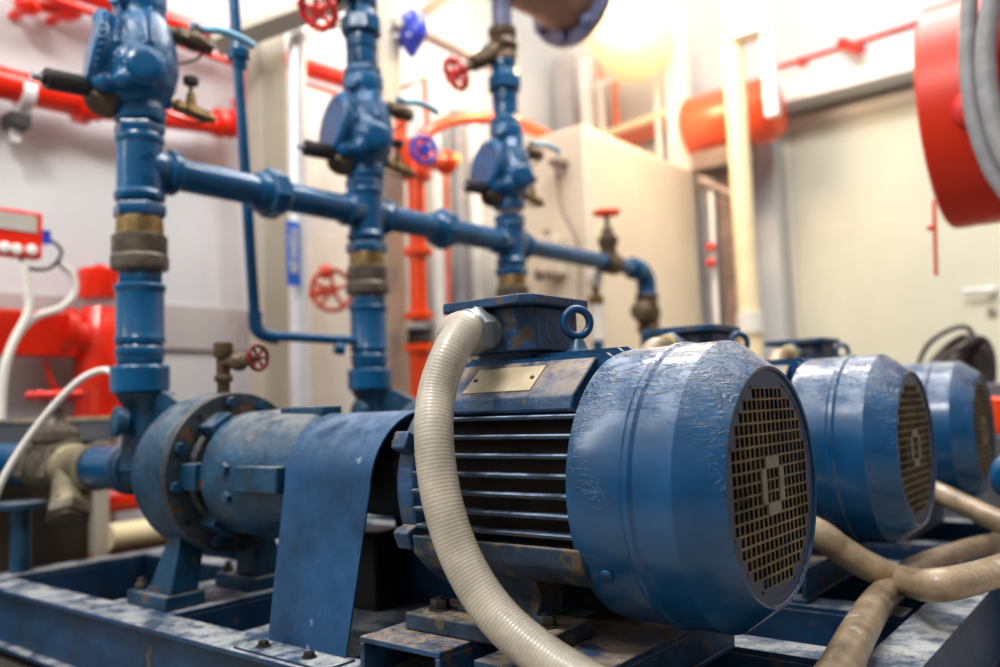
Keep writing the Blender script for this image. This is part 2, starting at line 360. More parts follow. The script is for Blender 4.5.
# ------------------------------------------------------------------ motors
CX = .012      # plane of the fan guard
def make_motor():
    t = thing('electric_motor', (-.30, 0, .395), '', 'motor', 'blue electric motors in a row')
    # body core
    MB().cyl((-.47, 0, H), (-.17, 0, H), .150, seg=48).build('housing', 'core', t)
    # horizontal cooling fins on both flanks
    RF = .179
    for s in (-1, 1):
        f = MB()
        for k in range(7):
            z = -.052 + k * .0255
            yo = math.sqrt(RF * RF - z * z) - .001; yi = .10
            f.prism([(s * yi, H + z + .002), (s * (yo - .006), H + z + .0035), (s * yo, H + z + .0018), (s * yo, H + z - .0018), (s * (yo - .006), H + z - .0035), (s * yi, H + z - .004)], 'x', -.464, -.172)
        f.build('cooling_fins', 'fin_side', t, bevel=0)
    f = MB()
    for k in range(-2, 3):       # short upright fins on top
        y = k * .030; zt = math.sqrt(RF * RF - y * y) + .018
        f.prism([(-.47, H + .12), (-.19, H + .12), (-.182, H + zt - .006), (-.19, H + zt), (-.46, H + zt), (-.47, H + zt - .008)], 'y', y - .0045, y + .0045)
    f.build('top_fins', 'motor_blue', t, bevel=0)
    # shoulder pad with the nameplate
    MB().prism([(-.045, H + .135), (-.045, H + .183), (-.068, H + .181), (-.129, H + .130), (-.134, H + .110), (-.10, H + .10)], 'x', -.455, -.205).build('nameplate_pad', 'dusty_blue', t, bevel=.003)
    nrm = Vector((0, -.051, .061)).normalized(); c = Vector((-.345, -.0985, H + .1555)) + nrm * .001
    ux = Vector((1, 0, 0)); uy = nrm.cross(ux)
    R = Matrix((ux, uy, nrm)).transposed()
    npl = MB().box(c, (.125, .055, .0025), R).build('nameplate', 'plate', t, bevel=.0006)
    rv = MB()
    for dx in (-.053, .053): rv.lathe(c + ux * dx + nrm * .001, nrm, [(0, .0038), (.002, .003), (.0025, .001)], 12)
    rv.build('rivet', 'bolt', npl)
    # lower smooth flank and belly
    MB().prism([(-.155, H - .068), (-.174, H - .064), (-.170, H - .092), (-.150, H - .112), (-.12, H - .122), (.12, H - .122), (.150, H - .112), (.170, H - .092), (.174, H - .064), (.155, H - .068)], 'x', -.47, -.175).build('lower_housing', 'grimy', t, bevel=.004)
    # feet
    z0, z1 = .3955, .420
    for s in (-1, 1):
        mb = MB()
        mb.b(-.497, -.235, min(s * .06, s * .165), max(s * .06, s * .165), z0, z1)
        mb.prism([(s * .118, z1 - .001), (s * .100, z1 + .025), (s * .115, H - .118), (s * .03, H - .118), (s * .055, z1 - .001)], 'x', -.438, -.292)
        ft = mb.build('foot', 'grimy', t, bevel=.003)
        for x in (-.462, -.268):
            b = MB(); y = s * .125
            b.lathe((x, y, z1), (0, 0, 1), [(0, .0175), (.0025, .0175), (.003, .015)], 20); b.hex((x, y, z1 + .0028), (x, y, z1 + .016), .0145); b.cyl((x, y, z1 + .015), (x, y, z1 + .019), .006)
            b.build('bolt', 'bolt', ft)
    # drive end bell
    mb = MB().lathe((-.545, 0, H), (1, 0, 0), [(0, .05), (.002, .085), (.022, .118), (.032, .158), (.044, .168), (.072, .168), (.075, .160), (.082, .152)], 48)
    for an in (math.radians(157), math.radians(203), math.radians(23), math.radians(-23)):
        c = Vector((-.487, math.cos(an) * .170, H + math.sin(an) * .170))
        mb.box(c, (.030, .042, .028), Matrix.Rotation(an, 3, 'X'))
    eb = mb.build('end_bell', 'dusty_blue', t, bevel=.003)
    for an in (math.radians(157), math.radians(203), math.radians(23), math.radians(-23)):
        c = Vector((-.503, math.cos(an) * .172, H + math.sin(an) * .172))
        MB().hex(c, c - Vector((.01, 0, 0)), .011).build('bolt', 'bolt', eb)
    MB().cyl((-.62, 0, H), (-.54, 0, H), .024).build('shaft', 'bolt', t)
    # fan cover: cylinder, bead, chamfer
    HC = H + .005
    R0 = .188
    MB().lathe((CX, 0, HC), (-1, 0, 0), [(.006, .1480), (.0, .1485), (-.001, .152), (.002, .1545), (.046, R0 - .0005), (.049, R0 + .001), (.100, R0), (.105, R0 + .0035), (.112, R0 + .0035), (.117, R0 + .0005), (.185, R0 - .001), (.196, R0 - .003), (.197, R0 - .010), (.13, R0 - .010), (.045, R0 - .012), (.012, .152), (.006, .1480)], 96, cap=False).build('fan_cover', 'cover', t, smooth=13)
    for o in [t.children[-1]]:
        pass
    cv = t.children[-1]
    for an in (math.radians(212), math.radians(328)):
        e = Vector((0, math.cos(an), math.sin(an))); p = Vector((-.145, 0, HC)) + e * (R0 + .0005)
        MB().lathe(p, e, [(0, .009), (.003, .009), (.005, .006), (.0055, .001)], 16).build('screw', 'motor_blue', cv)
    # square-hole guard
    g = MB(); rim = MB(); hubm = MB(); pt = .0146; hs = .0059; r = .1385; x = CX - .003
    n = int(r / pt) + 1; vm = {}
    def V(a, b, dx=0):
        k = (round(a, 5), round(b, 5), dx)
        if k not in vm: vm[k] = g.bm.verts.new((x - dx, a, HC + b))
        return vm[k]
    for i in range(-n, n + 1):
        for jx in range(-n, n + 1):
            cy, cz = i * pt, jx * pt; d = math.hypot(abs(cy) + pt * .42, abs(cz) + pt * .42)
            if math.hypot(cy, cz) > r + .004: continue
            hub = (abs(i) == 2 and abs(jx) <= 1) or (abs(jx) == 2 and abs(i) <= 1) or (abs(i) == 2 and abs(jx) == 2 and False)
            hole = d < r - .001 and not hub
            h = pt / 2
            if d >= r - .001:
                # solid rim cell, corners pulled inside the circle
                q = []
                for a, b in ((-h, -h), (h, -h), (h, h), (-h, h)):
                    yy, zz = cy + a, cz + b; m_ = math.hypot(yy, zz)
                    if m_ > r: yy *= r / m_; zz *= r / m_
                    q.append((yy, zz))
                if hole or d >= r - .001:
                    try: rim.bm.faces.new([rim.bm.verts.new((x, p[0], HC + p[1])) for p in q])
                    except ValueError: pass
                continue
            if not hole:
                hubm.box((x, cy, cz + HC), (.003, pt, pt))
                continue
            O_ = [V(cy + a, cz + b) for a, b in ((-h, -h), (h, -h), (h, h), (-h, h))]
            I_ = [V(cy + a, cz + b) for a, b in ((-hs, -hs), (hs, -hs), (hs, hs), (-hs, hs))]
            B_ = [V(cy + a, cz + b, .0015) for a, b in ((-hs, -hs), (hs, -hs), (hs, hs), (-hs, hs))]
            for k in range(4):
                l = (k + 1) % 4
                g.bm.faces.new((O_[k], O_[l], I_[l], I_[k])); g.bm.faces.new((I_[k], I_[l], B_[l], B_[k]))
    gg = g.build('fan_guard', 'mesh', t, smooth=30)
    rim.lathe((x + .0004, 0, HC), (1, 0, 0), [(-.002, .1375), (0, .1375), (0, .1482), (-.002, .1482)], 64, cap=False)
    rim.build('guard_rim', 'guard_rim', gg); hubm.build('guard_hub', 'hub', gg)
    MB().lathe((CX - .05, 0, HC), (1, 0, 0), [(0, .15), (.002, .148)], 40).build('fan_backplate', 'rust', t)
    fb = MB()
    for k in range(7):
        a = k * 2 * PI / 7; R_ = Matrix.Rotation(a, 3, 'X'); fb.box(Vector((CX - .03, 0, HC)) + R_ @ Vector((0, 0, .08)), (.028, .006, .11), R_)
    fb.cyl((CX - .05, 0, HC), (CX - .012, 0, HC), .03); fb.build('fan', 'rust', t)
    # terminal box
    def octo(x0, x1, y0, y1, c): return [(x0 + c, y0), (x1 - c, y0), (x1, y0 + c), (x1, y1 - c), (x1 - c, y1), (x0 + c, y1), (x0, y1 - c), (x0, y0 + c)]
    mb = MB(); mb.prism(octo(-.455, -.318, -.072, .082, .022), 'z', .800, .866); mb.prism(octo(-.44, -.335, -.055, .065, .012), 'z', .765, .801)
    tb = mb.build('terminal_box', 'dusty_blue', t, bevel=.002)
    MB().prism(octo(-.482, -.302, -.092, .086, .016), 'z', .8675, .882).build('box_lid', 'dusty_blue', tb, bevel=.002)
    gl = Vector((-.395, -.072, .834))
    gd = Vector((-.10, -1, -.05)).normalized()
    MB().cyl(gl - gd * .006, gl + gd * .012, .030, seg=32).hex(gl + gd * .012, gl + gd * .036, .037).lathe(gl + gd * .036, gd, [(0, .034), (.010, .033), (.012, .028)], 32).build('cable_gland', 'gland', tb)
    MB().torus(gl + gd * .048, gd, .0285, .0016).build('gland_seal', 'yellow', tb)
    # lifting eye
    e = Vector((-.278, -.0, .0)); zc = .840
    mb = MB().torus((e.x, 0, zc), (1, -.75, 0), .0205, .0062, 40, 12)
    mb.lathe((e.x, 0, H + .165), (0, 0, 1), [(0, .024), (.020, .024), (.026, .024), (.030, .020), (.036, .014), (.046, .010), (.050, .007)], 24)
    mb.build('lifting_eye', 'motor_blue', t)
    return t
m0 = make_motor()
m0['label'] = 'nearest blue electric motor, its wrinkled fan cover closest to the camera'
m1 = copy_tree(m0, (0, PITCH, 0), 'middle blue electric motor, its fan cover directly behind the nearest one')
m2 = copy_tree(m0, (0, 2 * PITCH, 0), 'farthest blue electric motor of the row, small at the right edge')
for mm in (m1, m2):
    for ch in mm.children:
        if ch.name.startswith(('terminal_box', 'lifting_eye')): ch.location.x -= .062

# ------------------------------------------------------------------ pumps
def make_pump():
    t = thing('centrifugal_pump', (-1.28, 0, FZ), '', 'pump', 'blue centrifugal pumps in a row')
    # volute casing
    v = MB().lathe((-1.60, 0, H), (1, 0, 0), [(0, .062), (.02, .062), (.022, .05), (.10, .052), (.14, .064), (.18, .090), (.225, .122), (.27, .150), (.31, .166), (.35, .172), (.40, .171), (.417, .162)], 56)
    v.lathe((-1.55, 0, H), (0, 0, 1), [(0, .06), (.10, .052), (.15, .050), (.172, .064), (.182, .068)], 32)
    v.prism([(-1.51, H + .16), (-1.50, H + .04), (-1.24, H + .10), (-1.24, H + .155), (-1.36, H + .145), (-1.46, H + .185)], 'y', -.008, .008)
    v.build('volute_casing', 'pump_blue', t, smooth=35)
    c = Vector((-1.53, -.06, H + .115)); MB().lathe(c, (-.2, -1, .1), [(0, .030), (.012, .030), (.014, .036), (.026, .036), (.029, .030)], 24).build('side_boss', 'pump_blue', t)
    # cover flange with bolts and holes
    f = MB().lathe((-1.183, 0, H), (1, 0, 0), [(0, .168), (.004, .171), (.018, .171), (.022, .168), (.022, .120), (.030, .112), (.030, .08)], 64)
    fl = f.build('cover_flange', 'flange_grey', t, smooth=30)
    for k in range(12):
        a = k * PI / 6 + .13; p = Vector((-1.161, math.cos(a) * .150, H + math.sin(a) * .150))
        if k % 3 == 1:
            MB().cyl(p - Vector((.004, 0, 0)), p + Vector((.0006, 0, 0)), .0065, seg=16).build('bolt_hole', 'black_void', fl)
        else:
            MB().hex(p, p + Vector((.012, 0, 0)), .0125).build('bolt', 'pump_blue', fl)
    # bearing bracket
    br = MB().lathe((-1.155, 0, H), (1, 0, 0), [(0, .085), (.03, .088), (.040, .118), (.05, .127), (.16, .130), (.172, .124), (.28, .120), (.31, .112), (.325, .08), (.33, .03)], 48)
    for a in (0, PI / 2, PI, -PI / 2):
        R_ = Matrix.Rotation(a, 3, 'X')
        br.box(Vector((-.915, 0, H)) + R_ @ Vector((0, 0, .118)), (.13, .05, .03), R_)
    for an in (PI, PI + 1.0, PI - 1.0, 0, .95, -.95):
        e = Vector((0, math.cos(an), math.sin(an))); R_ = Matrix.Rotation(an, 3, 'X')
        br.box(Vector((-1.138, 0, H)) + e * .118, (.052, .036, .055), R_)
    br.build('bearing_bracket', 'pump_blue', t, bevel=.004)
    # drain plugs on the bracket
    for z_, y_ in ((-.035, -.123), (.02, -.127)):
        MB().hex((-1.01, y_, H + z_), (-1.01, y_ - .012, H + z_), .012).build('plug', 'pump_blue', t)
    # feet
    for s in (-1, 1):
        mb = MB(); y = s * .105
        mb.b(-1.352, -1.195, y - .045, y + .045, FZ + .0005, FZ + .030)
        zt = H - .125
        for (xa, xb) in ((-1.255, -1.20),):
            a = [(xa - .035, y - .032), (xb, y - .032), (xb, y + .032), (xa - .035, y + .032)]
            b = [(xa + .01, s * .085 - .03), (xb, s * .085 - .03), (xb, s * .085 + .03), (xa + .01, s * .085 + .03)]
            mb.rings([[Vector((p[0], p[1], FZ + .03)) for p in a], [Vector((p[0], p[1], zt)) for p in b]])
        ft = mb.build('foot', 'pump_blue', t, bevel=.004)
        for x in (-1.335, -1.262):
            yy = y - .034 * (1 if s < 0 else -1)
            MB().hex((x, y - .02, FZ + .030), (x, y - .02, FZ + .043), .013).cyl((x, y - .02, FZ + .043), (x, y - .02, FZ + .052), .007).build('bolt', 'dark_metal', ft)
    MB().prism([(.07, FZ + .0005), (.07, FZ + .14), (.078, FZ + .152), (.16, FZ + .152), (.168, FZ + .14), (.168, FZ + .0005)], 'x', -.912, -.815).build('shaded_leg_block', 'black_void', t, bevel=.006)  # black block added for the shade on the guard's far leg
    # shaft and coupling
    mb = MB().cyl((-.83, 0, H), (-.60, 0, H), .022).cyl((-.77, 0, H), (-.60, 0, H), .068, seg=36)
    mb.build('shaft_coupling', 'black_void', t)
    # vent fitting on top
    p = Vector((-1.215, 0, H + .165))
    mb = MB().cyl(p, p + Vector((0, 0, .035)), .014).hex(p + Vector((0, 0, .03)), p + Vector((0, 0, .045)), .020).cyl(p + Vector((0, 0, .04)), p + Vector((0, 0, .10)), .015)
    mb.lathe(p + Vector((0, 0, .085)), (0, 0, 1), [(0, .021), (.03, .021), (.033, .016)], 20)
    mb.cyl(p + Vector((0, 0, .07)), p + Vector((.085, .01, .075)), .014); mb.sphere(p + Vector((.05, .006, .073)), .022)
    vt = mb.build('vent_cock', 'bronze', t)
    q = p + Vector((.11, .013, .077))
    mb = MB().torus(q, (1, .1, 0), .026, .0045).cyl(p + Vector((.08, .01, .075)), q, .006)
    for k in range(3):
        a = k * PI / 3; e = Vector((0, math.cos(a), math.sin(a))) * .026; mb.cyl(q - e, q + e, .0032, seg=8)
    mb.build('handwheel', 'maroon', vt)
    return t
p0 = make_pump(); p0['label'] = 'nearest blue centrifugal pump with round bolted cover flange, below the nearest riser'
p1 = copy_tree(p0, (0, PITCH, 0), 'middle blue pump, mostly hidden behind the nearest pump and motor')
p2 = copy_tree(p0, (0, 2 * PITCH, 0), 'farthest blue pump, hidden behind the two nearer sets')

# coupling guards
def make_guard():
    t = thing('coupling_guard', (-.74, 0, FZ), '', 'guard', 'blue sheet metal coupling guards')
    out = []; R_ = .125; zc = H - .008
    out.append((-.170, FZ + .003)); out.append((-.168, FZ + .02)); out.append((-.145, FZ + .15))
    for k in range(0, 25):
        a = PI - PI * k / 24; out.append((R_ * math.cos(a), zc + R_ * math.sin(a)))
    out += [(.145, FZ + .15), (.168, FZ + .02), (.170, FZ + .003)]
    def xs(y, z):
        u = (z - FZ) / (H - FZ + .11); return -.826 - .012 * u, -.626 + .022 * u
    mb = MB(); th = .003; L_ = []
    n = len(out)
    for i, (y, z) in enumerate(out):
        a = out[max(i - 1, 0)]; b = out[min(i + 1, n - 1)]; ny, nz = -(b[1] - a[1]), (b[0] - a[0]); m_ = math.hypot(ny, nz); ny /= m_; nz /= m_
        x0, x1 = xs(y, z)
        L_.append([Vector((x0, y, z)), Vector((x1, y, z)), Vector((x1, y - ny * th, z - nz * th)), Vector((x0, y - ny * th, z - nz * th))])
    mb.rings(L_)
    for s in (-1, 1):
        pass
    g = mb.build('guard_sheet', 'guard_blue', t, bevel=0)
    for s in (-1, 1):
        MB().b(-.846, -.61, min(s * .165, s * .225), max(s * .165, s * .225), FZ + .0008, FZ + .004).build('base_flange', 'frame_blue', g)
    for s in (-1, 1):
        for x in (-.80, -.68):
            MB().lathe((x, s * .198, FZ + .004), (0, 0, 1), [(0, .012), (.002, .012), (.0025, .008)], 18).hex((x, s * .198, FZ + .006), (x, s * .198, FZ + .013), .009).build('bolt', 'bolt', g)
    return t
g0 = make_guard(); g0['label'] = 'blue arched sheet metal coupling guard beside the nearest motor'
g1 = copy_tree(g0, (0, PITCH, 0), 'blue arched coupling guard of the middle pump set')
g2 = copy_tree(g0, (0, 2 * PITCH, 0), 'blue arched coupling guard of the farthest pump set')

# ------------------------------------------------------------------ risers
RX, RY = -1.55, -.014
ZH = at(185, 176, 'x', RX).z
def make_riser():
    t = thing('riser_pipe', (RX, RY, .775), '', 'pipe', 'blue riser pipes')
    P = lambda z: (RX, RY, z); A = (0, 0, 1)
    ax = lambda prof: [(z - prof[0][0], r) for z, r in prof]
    def L_(name, m, prof, seg=40, sm=30):
        return MB().lathe(P(prof[0][0]), A, ax(prof), seg).build(name, m, t, smooth=sm)
    L_('reducing_socket', 'blue', [(.783, .058), (.789, .068), (.845, .069), (.850, .066), (.851, .055)])
    L_('threaded_nipple', 'blue', [(.851, .050), (.858, .053), (.864, .055), (.875, .055), (.878, .058), (.892, .058), (.897, .054), (.905, .052)])
    L_('coupling', 'blue', [(.905, .058), (.918, .059), (.924, .056), (1.03, .056), (1.036, .060), (1.046, .061), (1.050, .058)])
    MB().hex(P(1.050), P(1.080), .056, .1).build('hex_nipple', 'blue', t)
    u = L_('union', 'dark_metal', [(1.080, .051), (1.086, .052), (1.088, .066), (1.094, .068), (1.118, .068), (1.124, .064)])
    MB().lathe(P(1.123), A, [(0, .062), (.004, .065), (.048, .065), (.052, .060)], 10, True, .2).build('union_nut', 'dark_metal', u)
    L_('brass_nipple', 'brass', [(1.174, .056), (1.205, .055), (1.218, .053)])
    MB().hex(P(1.218), P(1.252), .064, .25).build('hex_nut', 'blue', t)
    te = MB().lathe(P(1.252), A, [(0, .050), (.006, .052), (.010, .059), (.022, .061), (.030, .057), (.034, .054), (.150, .054), (.156, .058), (.168, .059), (.176, .055)], 40)
    te.lathe((RX, RY, ZH), (0, 1, 0), [(.0, .054), (.045, .053), (.058, .048), (.064, .050), (.070, .058), (.088, .059), (.095, .054), (.097, .044)], 36)
    te = te.build('tee_fitting', 'blue', t, smooth=32)
    MB().hex(P(1.428), P(1.458), .061, .3).build('hex_bushing', 'blue', t)
    return t, te
r0, tee0 = make_riser(); r0['label'] = 'nearest blue riser pipe with brass nipple and dark union, rising from the nearest pump'
r1 = copy_tree(r0, (0, PITCH, 0), 'middle blue riser pipe crossing the horizontal header')
r2 = copy_tree(r0, (0, 2 * PITCH, 0), 'farthest blue riser pipe, right behind the motor terminal box')
# cast letters on the nearest tee
def text_obj(body, size, ext, loc, R, m, name, parent=None):
    cu = bpy.data.curves.new(name, 'FONT'); cu.body = body; cu.size = size; cu.extrude = ext; cu.align_x = 'CENTER'; cu.align_y = 'CENTER'
    tmp = bpy.data.objects.new('tmp', cu); COL.objects.link(tmp)
    dg = bpy.context.evaluated_depsgraph_get(); me = bpy.data.meshes.new_from_object(tmp.evaluated_get(dg))
    bpy.data.objects.remove(tmp); o = bpy.data.objects.new(name, me); COL.objects.link(o); me.materials.clear(); me.materials.append(M[m])
    O = Vector(parent['_o']) if parent is not None else Vector((0, 0, 0))
    me.transform(Matrix.Translation(Vector(loc) - O) @ R.to_4x4())
    if parent is not None: o.parent = parent
    return o
e = Vector((.95, -.12, 0)).normalized(); rt = Vector((0, 0, 1)).cross(e)
Rb = Matrix((rt, Vector((0, 0, 1)), e)).transposed()
rot90 = Matrix.Rotation(math.radians(60), 3, 'Z')
for ch, z in (('M', 1.365), ('G', 1.305)):
    text_obj(ch, .034, .0016, Vector((RX, RY, z)) + e * .0545, Rb @ rot90, 'blue', 'cast_letter', tee0)

# header
hd = thing('header_pipe', (RX, 1.2, ZH - .05), 'blue horizontal header pipe joining the three risers', 'pipe')
def HY(y0, y1, prof, name, seg=36): return MB().lathe((RX, y0, ZH), (0, 1, 0), prof, seg).build(name, 'blue', hd, smooth=30)
MB().cyl((RX, .075, ZH), (RX, PITCH + RY - .05, ZH), .0425, seg=36).build('pipe_run', 'blue', hd)
MB().cyl((RX, PITCH + RY + .05, ZH), (RX, 2 * PITCH + RY - .05, ZH), .0425, seg=36).build('pipe_run', 'blue', hd)
MB().cyl((RX, 2 * PITCH + RY + .05, ZH), (RX, 2.50, ZH), .036, seg=36).build('pipe_run', 'blue', hd)
for yc, s in ((at(270, 193, 'x', RX).y, 1), (at(442, 229, 'x', RX).y, 1)):
    mb = MB(); mb.lathe((RX, yc - .055, ZH), (0, 1, 0), [(0, .048), (.006, .052), (.03, .054), (.034, .060)], 36)
    mb.lathe((RX, yc - .022, ZH), (0, 1, 0), [(0, .066), (.006, .072), (.045, .072), (.05, .066)], 8, True, .2)
    mb.lathe((RX, yc + .028, ZH), (0, 1, 0), [(0, .055), (.018, .052), (.024, .048)], 36)
    mb.build('union_coupling', 'blue', hd, smooth=30)
for k in (1, 2):
    yc = k * PITCH + RY
    mb = MB(); mb.lathe((RX, yc - .09, ZH), (0, 1, 0), [(0, .046), (.004, .052), (.02, .052), (.03, .047), (.09, .047), (.15, .047), (.16, .052), (.176, .052), (.18, .046)], 36)
    mb.build('cross_fitting', 'blue', hd, smooth=30)
ye = 2.53
el = [Vector((RX, ye - .10, ZH)), Vector((RX, ye - .05, ZH))] + [Vector((RX, ye - .05 + .07 * math.sin(a), ZH - .07 + .07 * math.cos(a))) for a in [PI / 2 * k / 8 for k in range(1, 9)]] + [Vector((RX, ye + .02, ZH - .12))]
MB().tube(el, .047, 24).torus((RX, ye - .10, ZH), (0, 1, 0), .045, .010).torus((RX, ye + .02, ZH - .12), (0, 0, 1), .045, .010).build('elbow', 'blue', hd)
zb = at(637, 345, 'x', RX).z - .15
MB().cyl((RX, ye + .02, ZH - .12), (RX, ye + .02, .82), .042, seg=28).build('drop_pipe', 'blue', hd)
# bronze check valve on the drop pipe
cvz = at(637, 312, 'x', RX).z
t = thing('swing_check_valve', (RX, ye + .02, cvz - .08), 'bronze valve with round side cap on the drop pipe, far header end', 'valve')
mb = MB().lathe((RX, ye + .02, cvz - .09), (0, 0, 1), [(0, .056), (.02, .056), (.03, .048), (.09, .065), (.14, .05), (.16, .056), (.18, .056)], 24)
mb.cyl((RX, ye, cvz), (RX + .03, ye - .10, cvz), .045).build('body', 'bronze', t)
MB().lathe((RX + .03, ye - .09, cvz), (.28, -1, 0), [(0, .05), (.02, .05), (.025, .04), (.028, .02)], 20).build('cap', 'bronze', t)
# small gate valve standing on the header
yv = at(609, 262, 'x', RX).y
t = thing('gate_valve', (RX, yv, ZH), 'small bronze gate valve with a coral red handwheel, standing up from the header end', 'valve')
MB().lathe((RX, yv - .05, ZH), (0, 1, 0), [(0, .050), (.10, .050)], 24).lathe((RX, yv, ZH), (0, 0, 1), [(0, .044), (.07, .036), (.09, .046), (.12, .046), (.125, .03), (.16, .026), (.165, .012), (.235, .010)], 24).build('body', 'bronze', t)
mb = MB().torus((RX, yv, ZH + .235), (0, 0, 1), .055, .011, sy=.9).cyl((RX, yv, ZH + .225), (RX, yv, ZH + .25), .018)
for k in range(3):
    a = k * PI / 3; e = Vector((math.cos(a), math.sin(a), 0)) * .055; mb.cyl(Vector((RX, yv, ZH + .235)) - e, Vector((RX, yv, ZH + .235)) + e, .007, seg=8)
mb.build('handwheel', 'orange', t)

# check valves (cast body) on each riser
def make_check():
    zb, zt = 1.458, 1.795
    t = thing('cast_valve', (RX, RY, zb), '', 'valve', 'blue cast valves on the risers')
    zc = 1.588; c = Vector((RX, RY - .012, zc))
    mb = MB().lathe((RX, RY, zb), (0, 0, 1), [(0, .055), (.004, .062), (.035, .062), (.050, .056), (.09, .085), (.14, .094), (.19, .090), (.24, .078), (.27, .062), (.285, .062), (.30, .066), (.337, .066)], 32)
    mb.sphere(c + Vector((.0, -.01, .0)), .100, (.95, 1.0, .95), 28)
    bd = Vector((-.30, -.93, .14)).normalized()
    mb.lathe(c + bd * .02 + Vector((0, 0, .02)), bd, [(0, .085), (.045, .088), (.062, .100), (.080, .102), (.087, .099), (.088, .07)], 40)
    mb.cyl(c + Vector((.05, -.0, -.018)), c + Vector((.105, -.032, -.018)), .048, seg=28)
    for q in ((.02, -.09, -.055), (.01, -.085, .105), (.06, -.06, -.05)):
        mb.sphere(c + Vector(q), .027)
    mb.cyl(c + Vector((0, .03, .125)), c + Vector((.02, .075, .125)), .022)
    mb.cyl(c + Vector((0, .03, -.055)), c + Vector((.02, .085, -.060)), .022)
    mb.cyl(c + Vector((0, .0, .16)), c + Vector((.03, -.07, .165)), .022)
    # thin ribs of the casting
    mb.box(c + Vector((.082, -.01, .095)), (.03, .006, .09)); mb.box(c + Vector((.055, -.065, .08)), (.05, .006, .10), Matrix.Rotation(-.7, 3, 'Z'))
    body = mb.build('body', 'valve_blue', t)
    rm = body.modifiers.new('blend', 'REMESH'); rm.mode = 'VOXEL'; rm.voxel_size = .0042; rm.use_smooth_shade = True
    sm = body.modifiers.new('soft', 'SMOOTH'); sm.iterations = 5; sm.factor = .6
    # row of cast teeth round the bonnet flange
    fc = c + bd * .092 + Vector((0, 0, .02)); u, v, _ = frame_of(bd); tm = MB()
    for k in range(36):
        a = 2 * PI * k / 36; e_ = u * math.cos(a) + v * math.sin(a); tm.sphere(fc + e_ * .100, .0052, seg=8)
    tm.build('flange_teeth', 'valve_blue', body)
    MB().lathe(c + Vector((.098, -.030, -.018)), (1, -.40, 0), [(0, .041), (.012, .039), (.016, .033), (.017, .02)], 28).build('round_boss', 'blue', body)
    # bolts round the bonnet
    MB().lathe(fc + bd * .001 + Vector((0, 0, 0)), bd, [(0, .085), (.008, .084), (.012, .06)], 36).build('bonnet', 'valve_blue', body)
    # brown cap below the bonnet and black spindle to the left
    bc = c + Vector((-.02, -.072, -.088)); MB().lathe(bc, (.05, -.50, -.85), [(-.03, .040), (.012, .042), (.020, .036), (.022, .02)], 24).build('strainer_cap', 'bronze', t)
    s0 = c + Vector((-.02, -.115, -.062)); sd = Vector((-.02, -1, -.06)).normalized()
    sp = MB().cyl(s0 - sd * .03, s0 + sd * .090, .025, seg=24).cyl(s0 + sd * .088, s0 + sd * .10, .014).build('spindle_housing', 'blackish', t)
    MB().cyl(s0 + sd * .098, s0 + sd * .122, .009, seg=12).build('spindle', 'grey', sp)
    # upper ball valve with light blue lever
    b0 = c + Vector((.02, .062, .125)); dd = Vector((.05, 1, -.02)).normalized()
    bv = MB().cyl(b0, b0 + dd * .04, .017).hex(b0 + dd * .035, b0 + dd * .06, .026).lathe(b0 + dd * .055, dd, [(0, .020), (.03, .028), (.06, .020)], 20).hex(b0 + dd * .11, b0 + dd * .135, .025).cyl(b0 + dd * .09, b0 + dd * .09 + Vector((0, 0, .045)), .012)
    bv = bv.build('ball_valve', 'bronze', t)
    k0 = b0 + dd * .09 + Vector((0, 0, .042))
    lv = spline([k0 - dd * .012, k0 + dd * .03, k0 + dd * .07 + Vector((0, 0, .012)), k0 + dd * .13 + Vector((0, 0, .012)), k0 + dd * .175 + Vector((0, 0, .002))], 6)
    MB().tube(lv, .011, 10).build('lever', 'lightblue', bv)
    MB().tube(spline([b0 + dd * .12 + Vector((0, 0, -.01)), b0 + dd * .09 + Vector((.0, 0, -.05)), b0 + dd * .0 + Vector((.02, 0, -.10))], 6), .0035, 8).build('retaining_wire', 'blackish', bv)
    # lower needle valve
    b1 = c + Vector((.02, .075, -.060)); dd = Vector((.05, 1, -.14)).normalized()
    nv = MB().cyl(b1, b1 + dd * .06, .011).hex(b1 + dd * .02, b1 + dd * .045, .018).hex(b1 + dd * .05, b1 + dd * .11, .019).cyl(b1 + dd * .10, b1 + dd * .13, .011)
    kz = b1 + dd * .065; nv.cyl(kz, kz + Vector((0, 0, .045)), .015, .011).cyl(kz + Vector((0, 0, .04)), kz + Vector((0, 0, .075)), .006)
    nv = nv.build('needle_valve', 'brass', t)
    MB().lathe(kz + Vector((0, 0, .070)), (0, 0, 1), [(0, .016), (.003, .020), (.018, .020), (.021, .016)], 24).build('knob', 'blackish', nv)
    MB().tube(spline([b1 + dd * .11 + Vector((0, 0, -.012)), b1 + dd * .06 + Vector((0, 0, -.032)), b1 + dd * -.03 + Vector((.0, 0, -.030))], 6), .003, 8).build('retaining_wire', 'bronze', nv)
    return t
c0 = make_check(); c0['label'] = 'nearest blue cast valve with round boss, top left on the nearest riser'
c1 = copy_tree(c0, (0, PITCH + .003, .0), 'middle blue cast valve above the header, on the second riser')
c2 = copy_tree(c0, (0, 2 * PITCH, .02), 'farthest blue cast valve, left of the cream cabinet on the third riser')

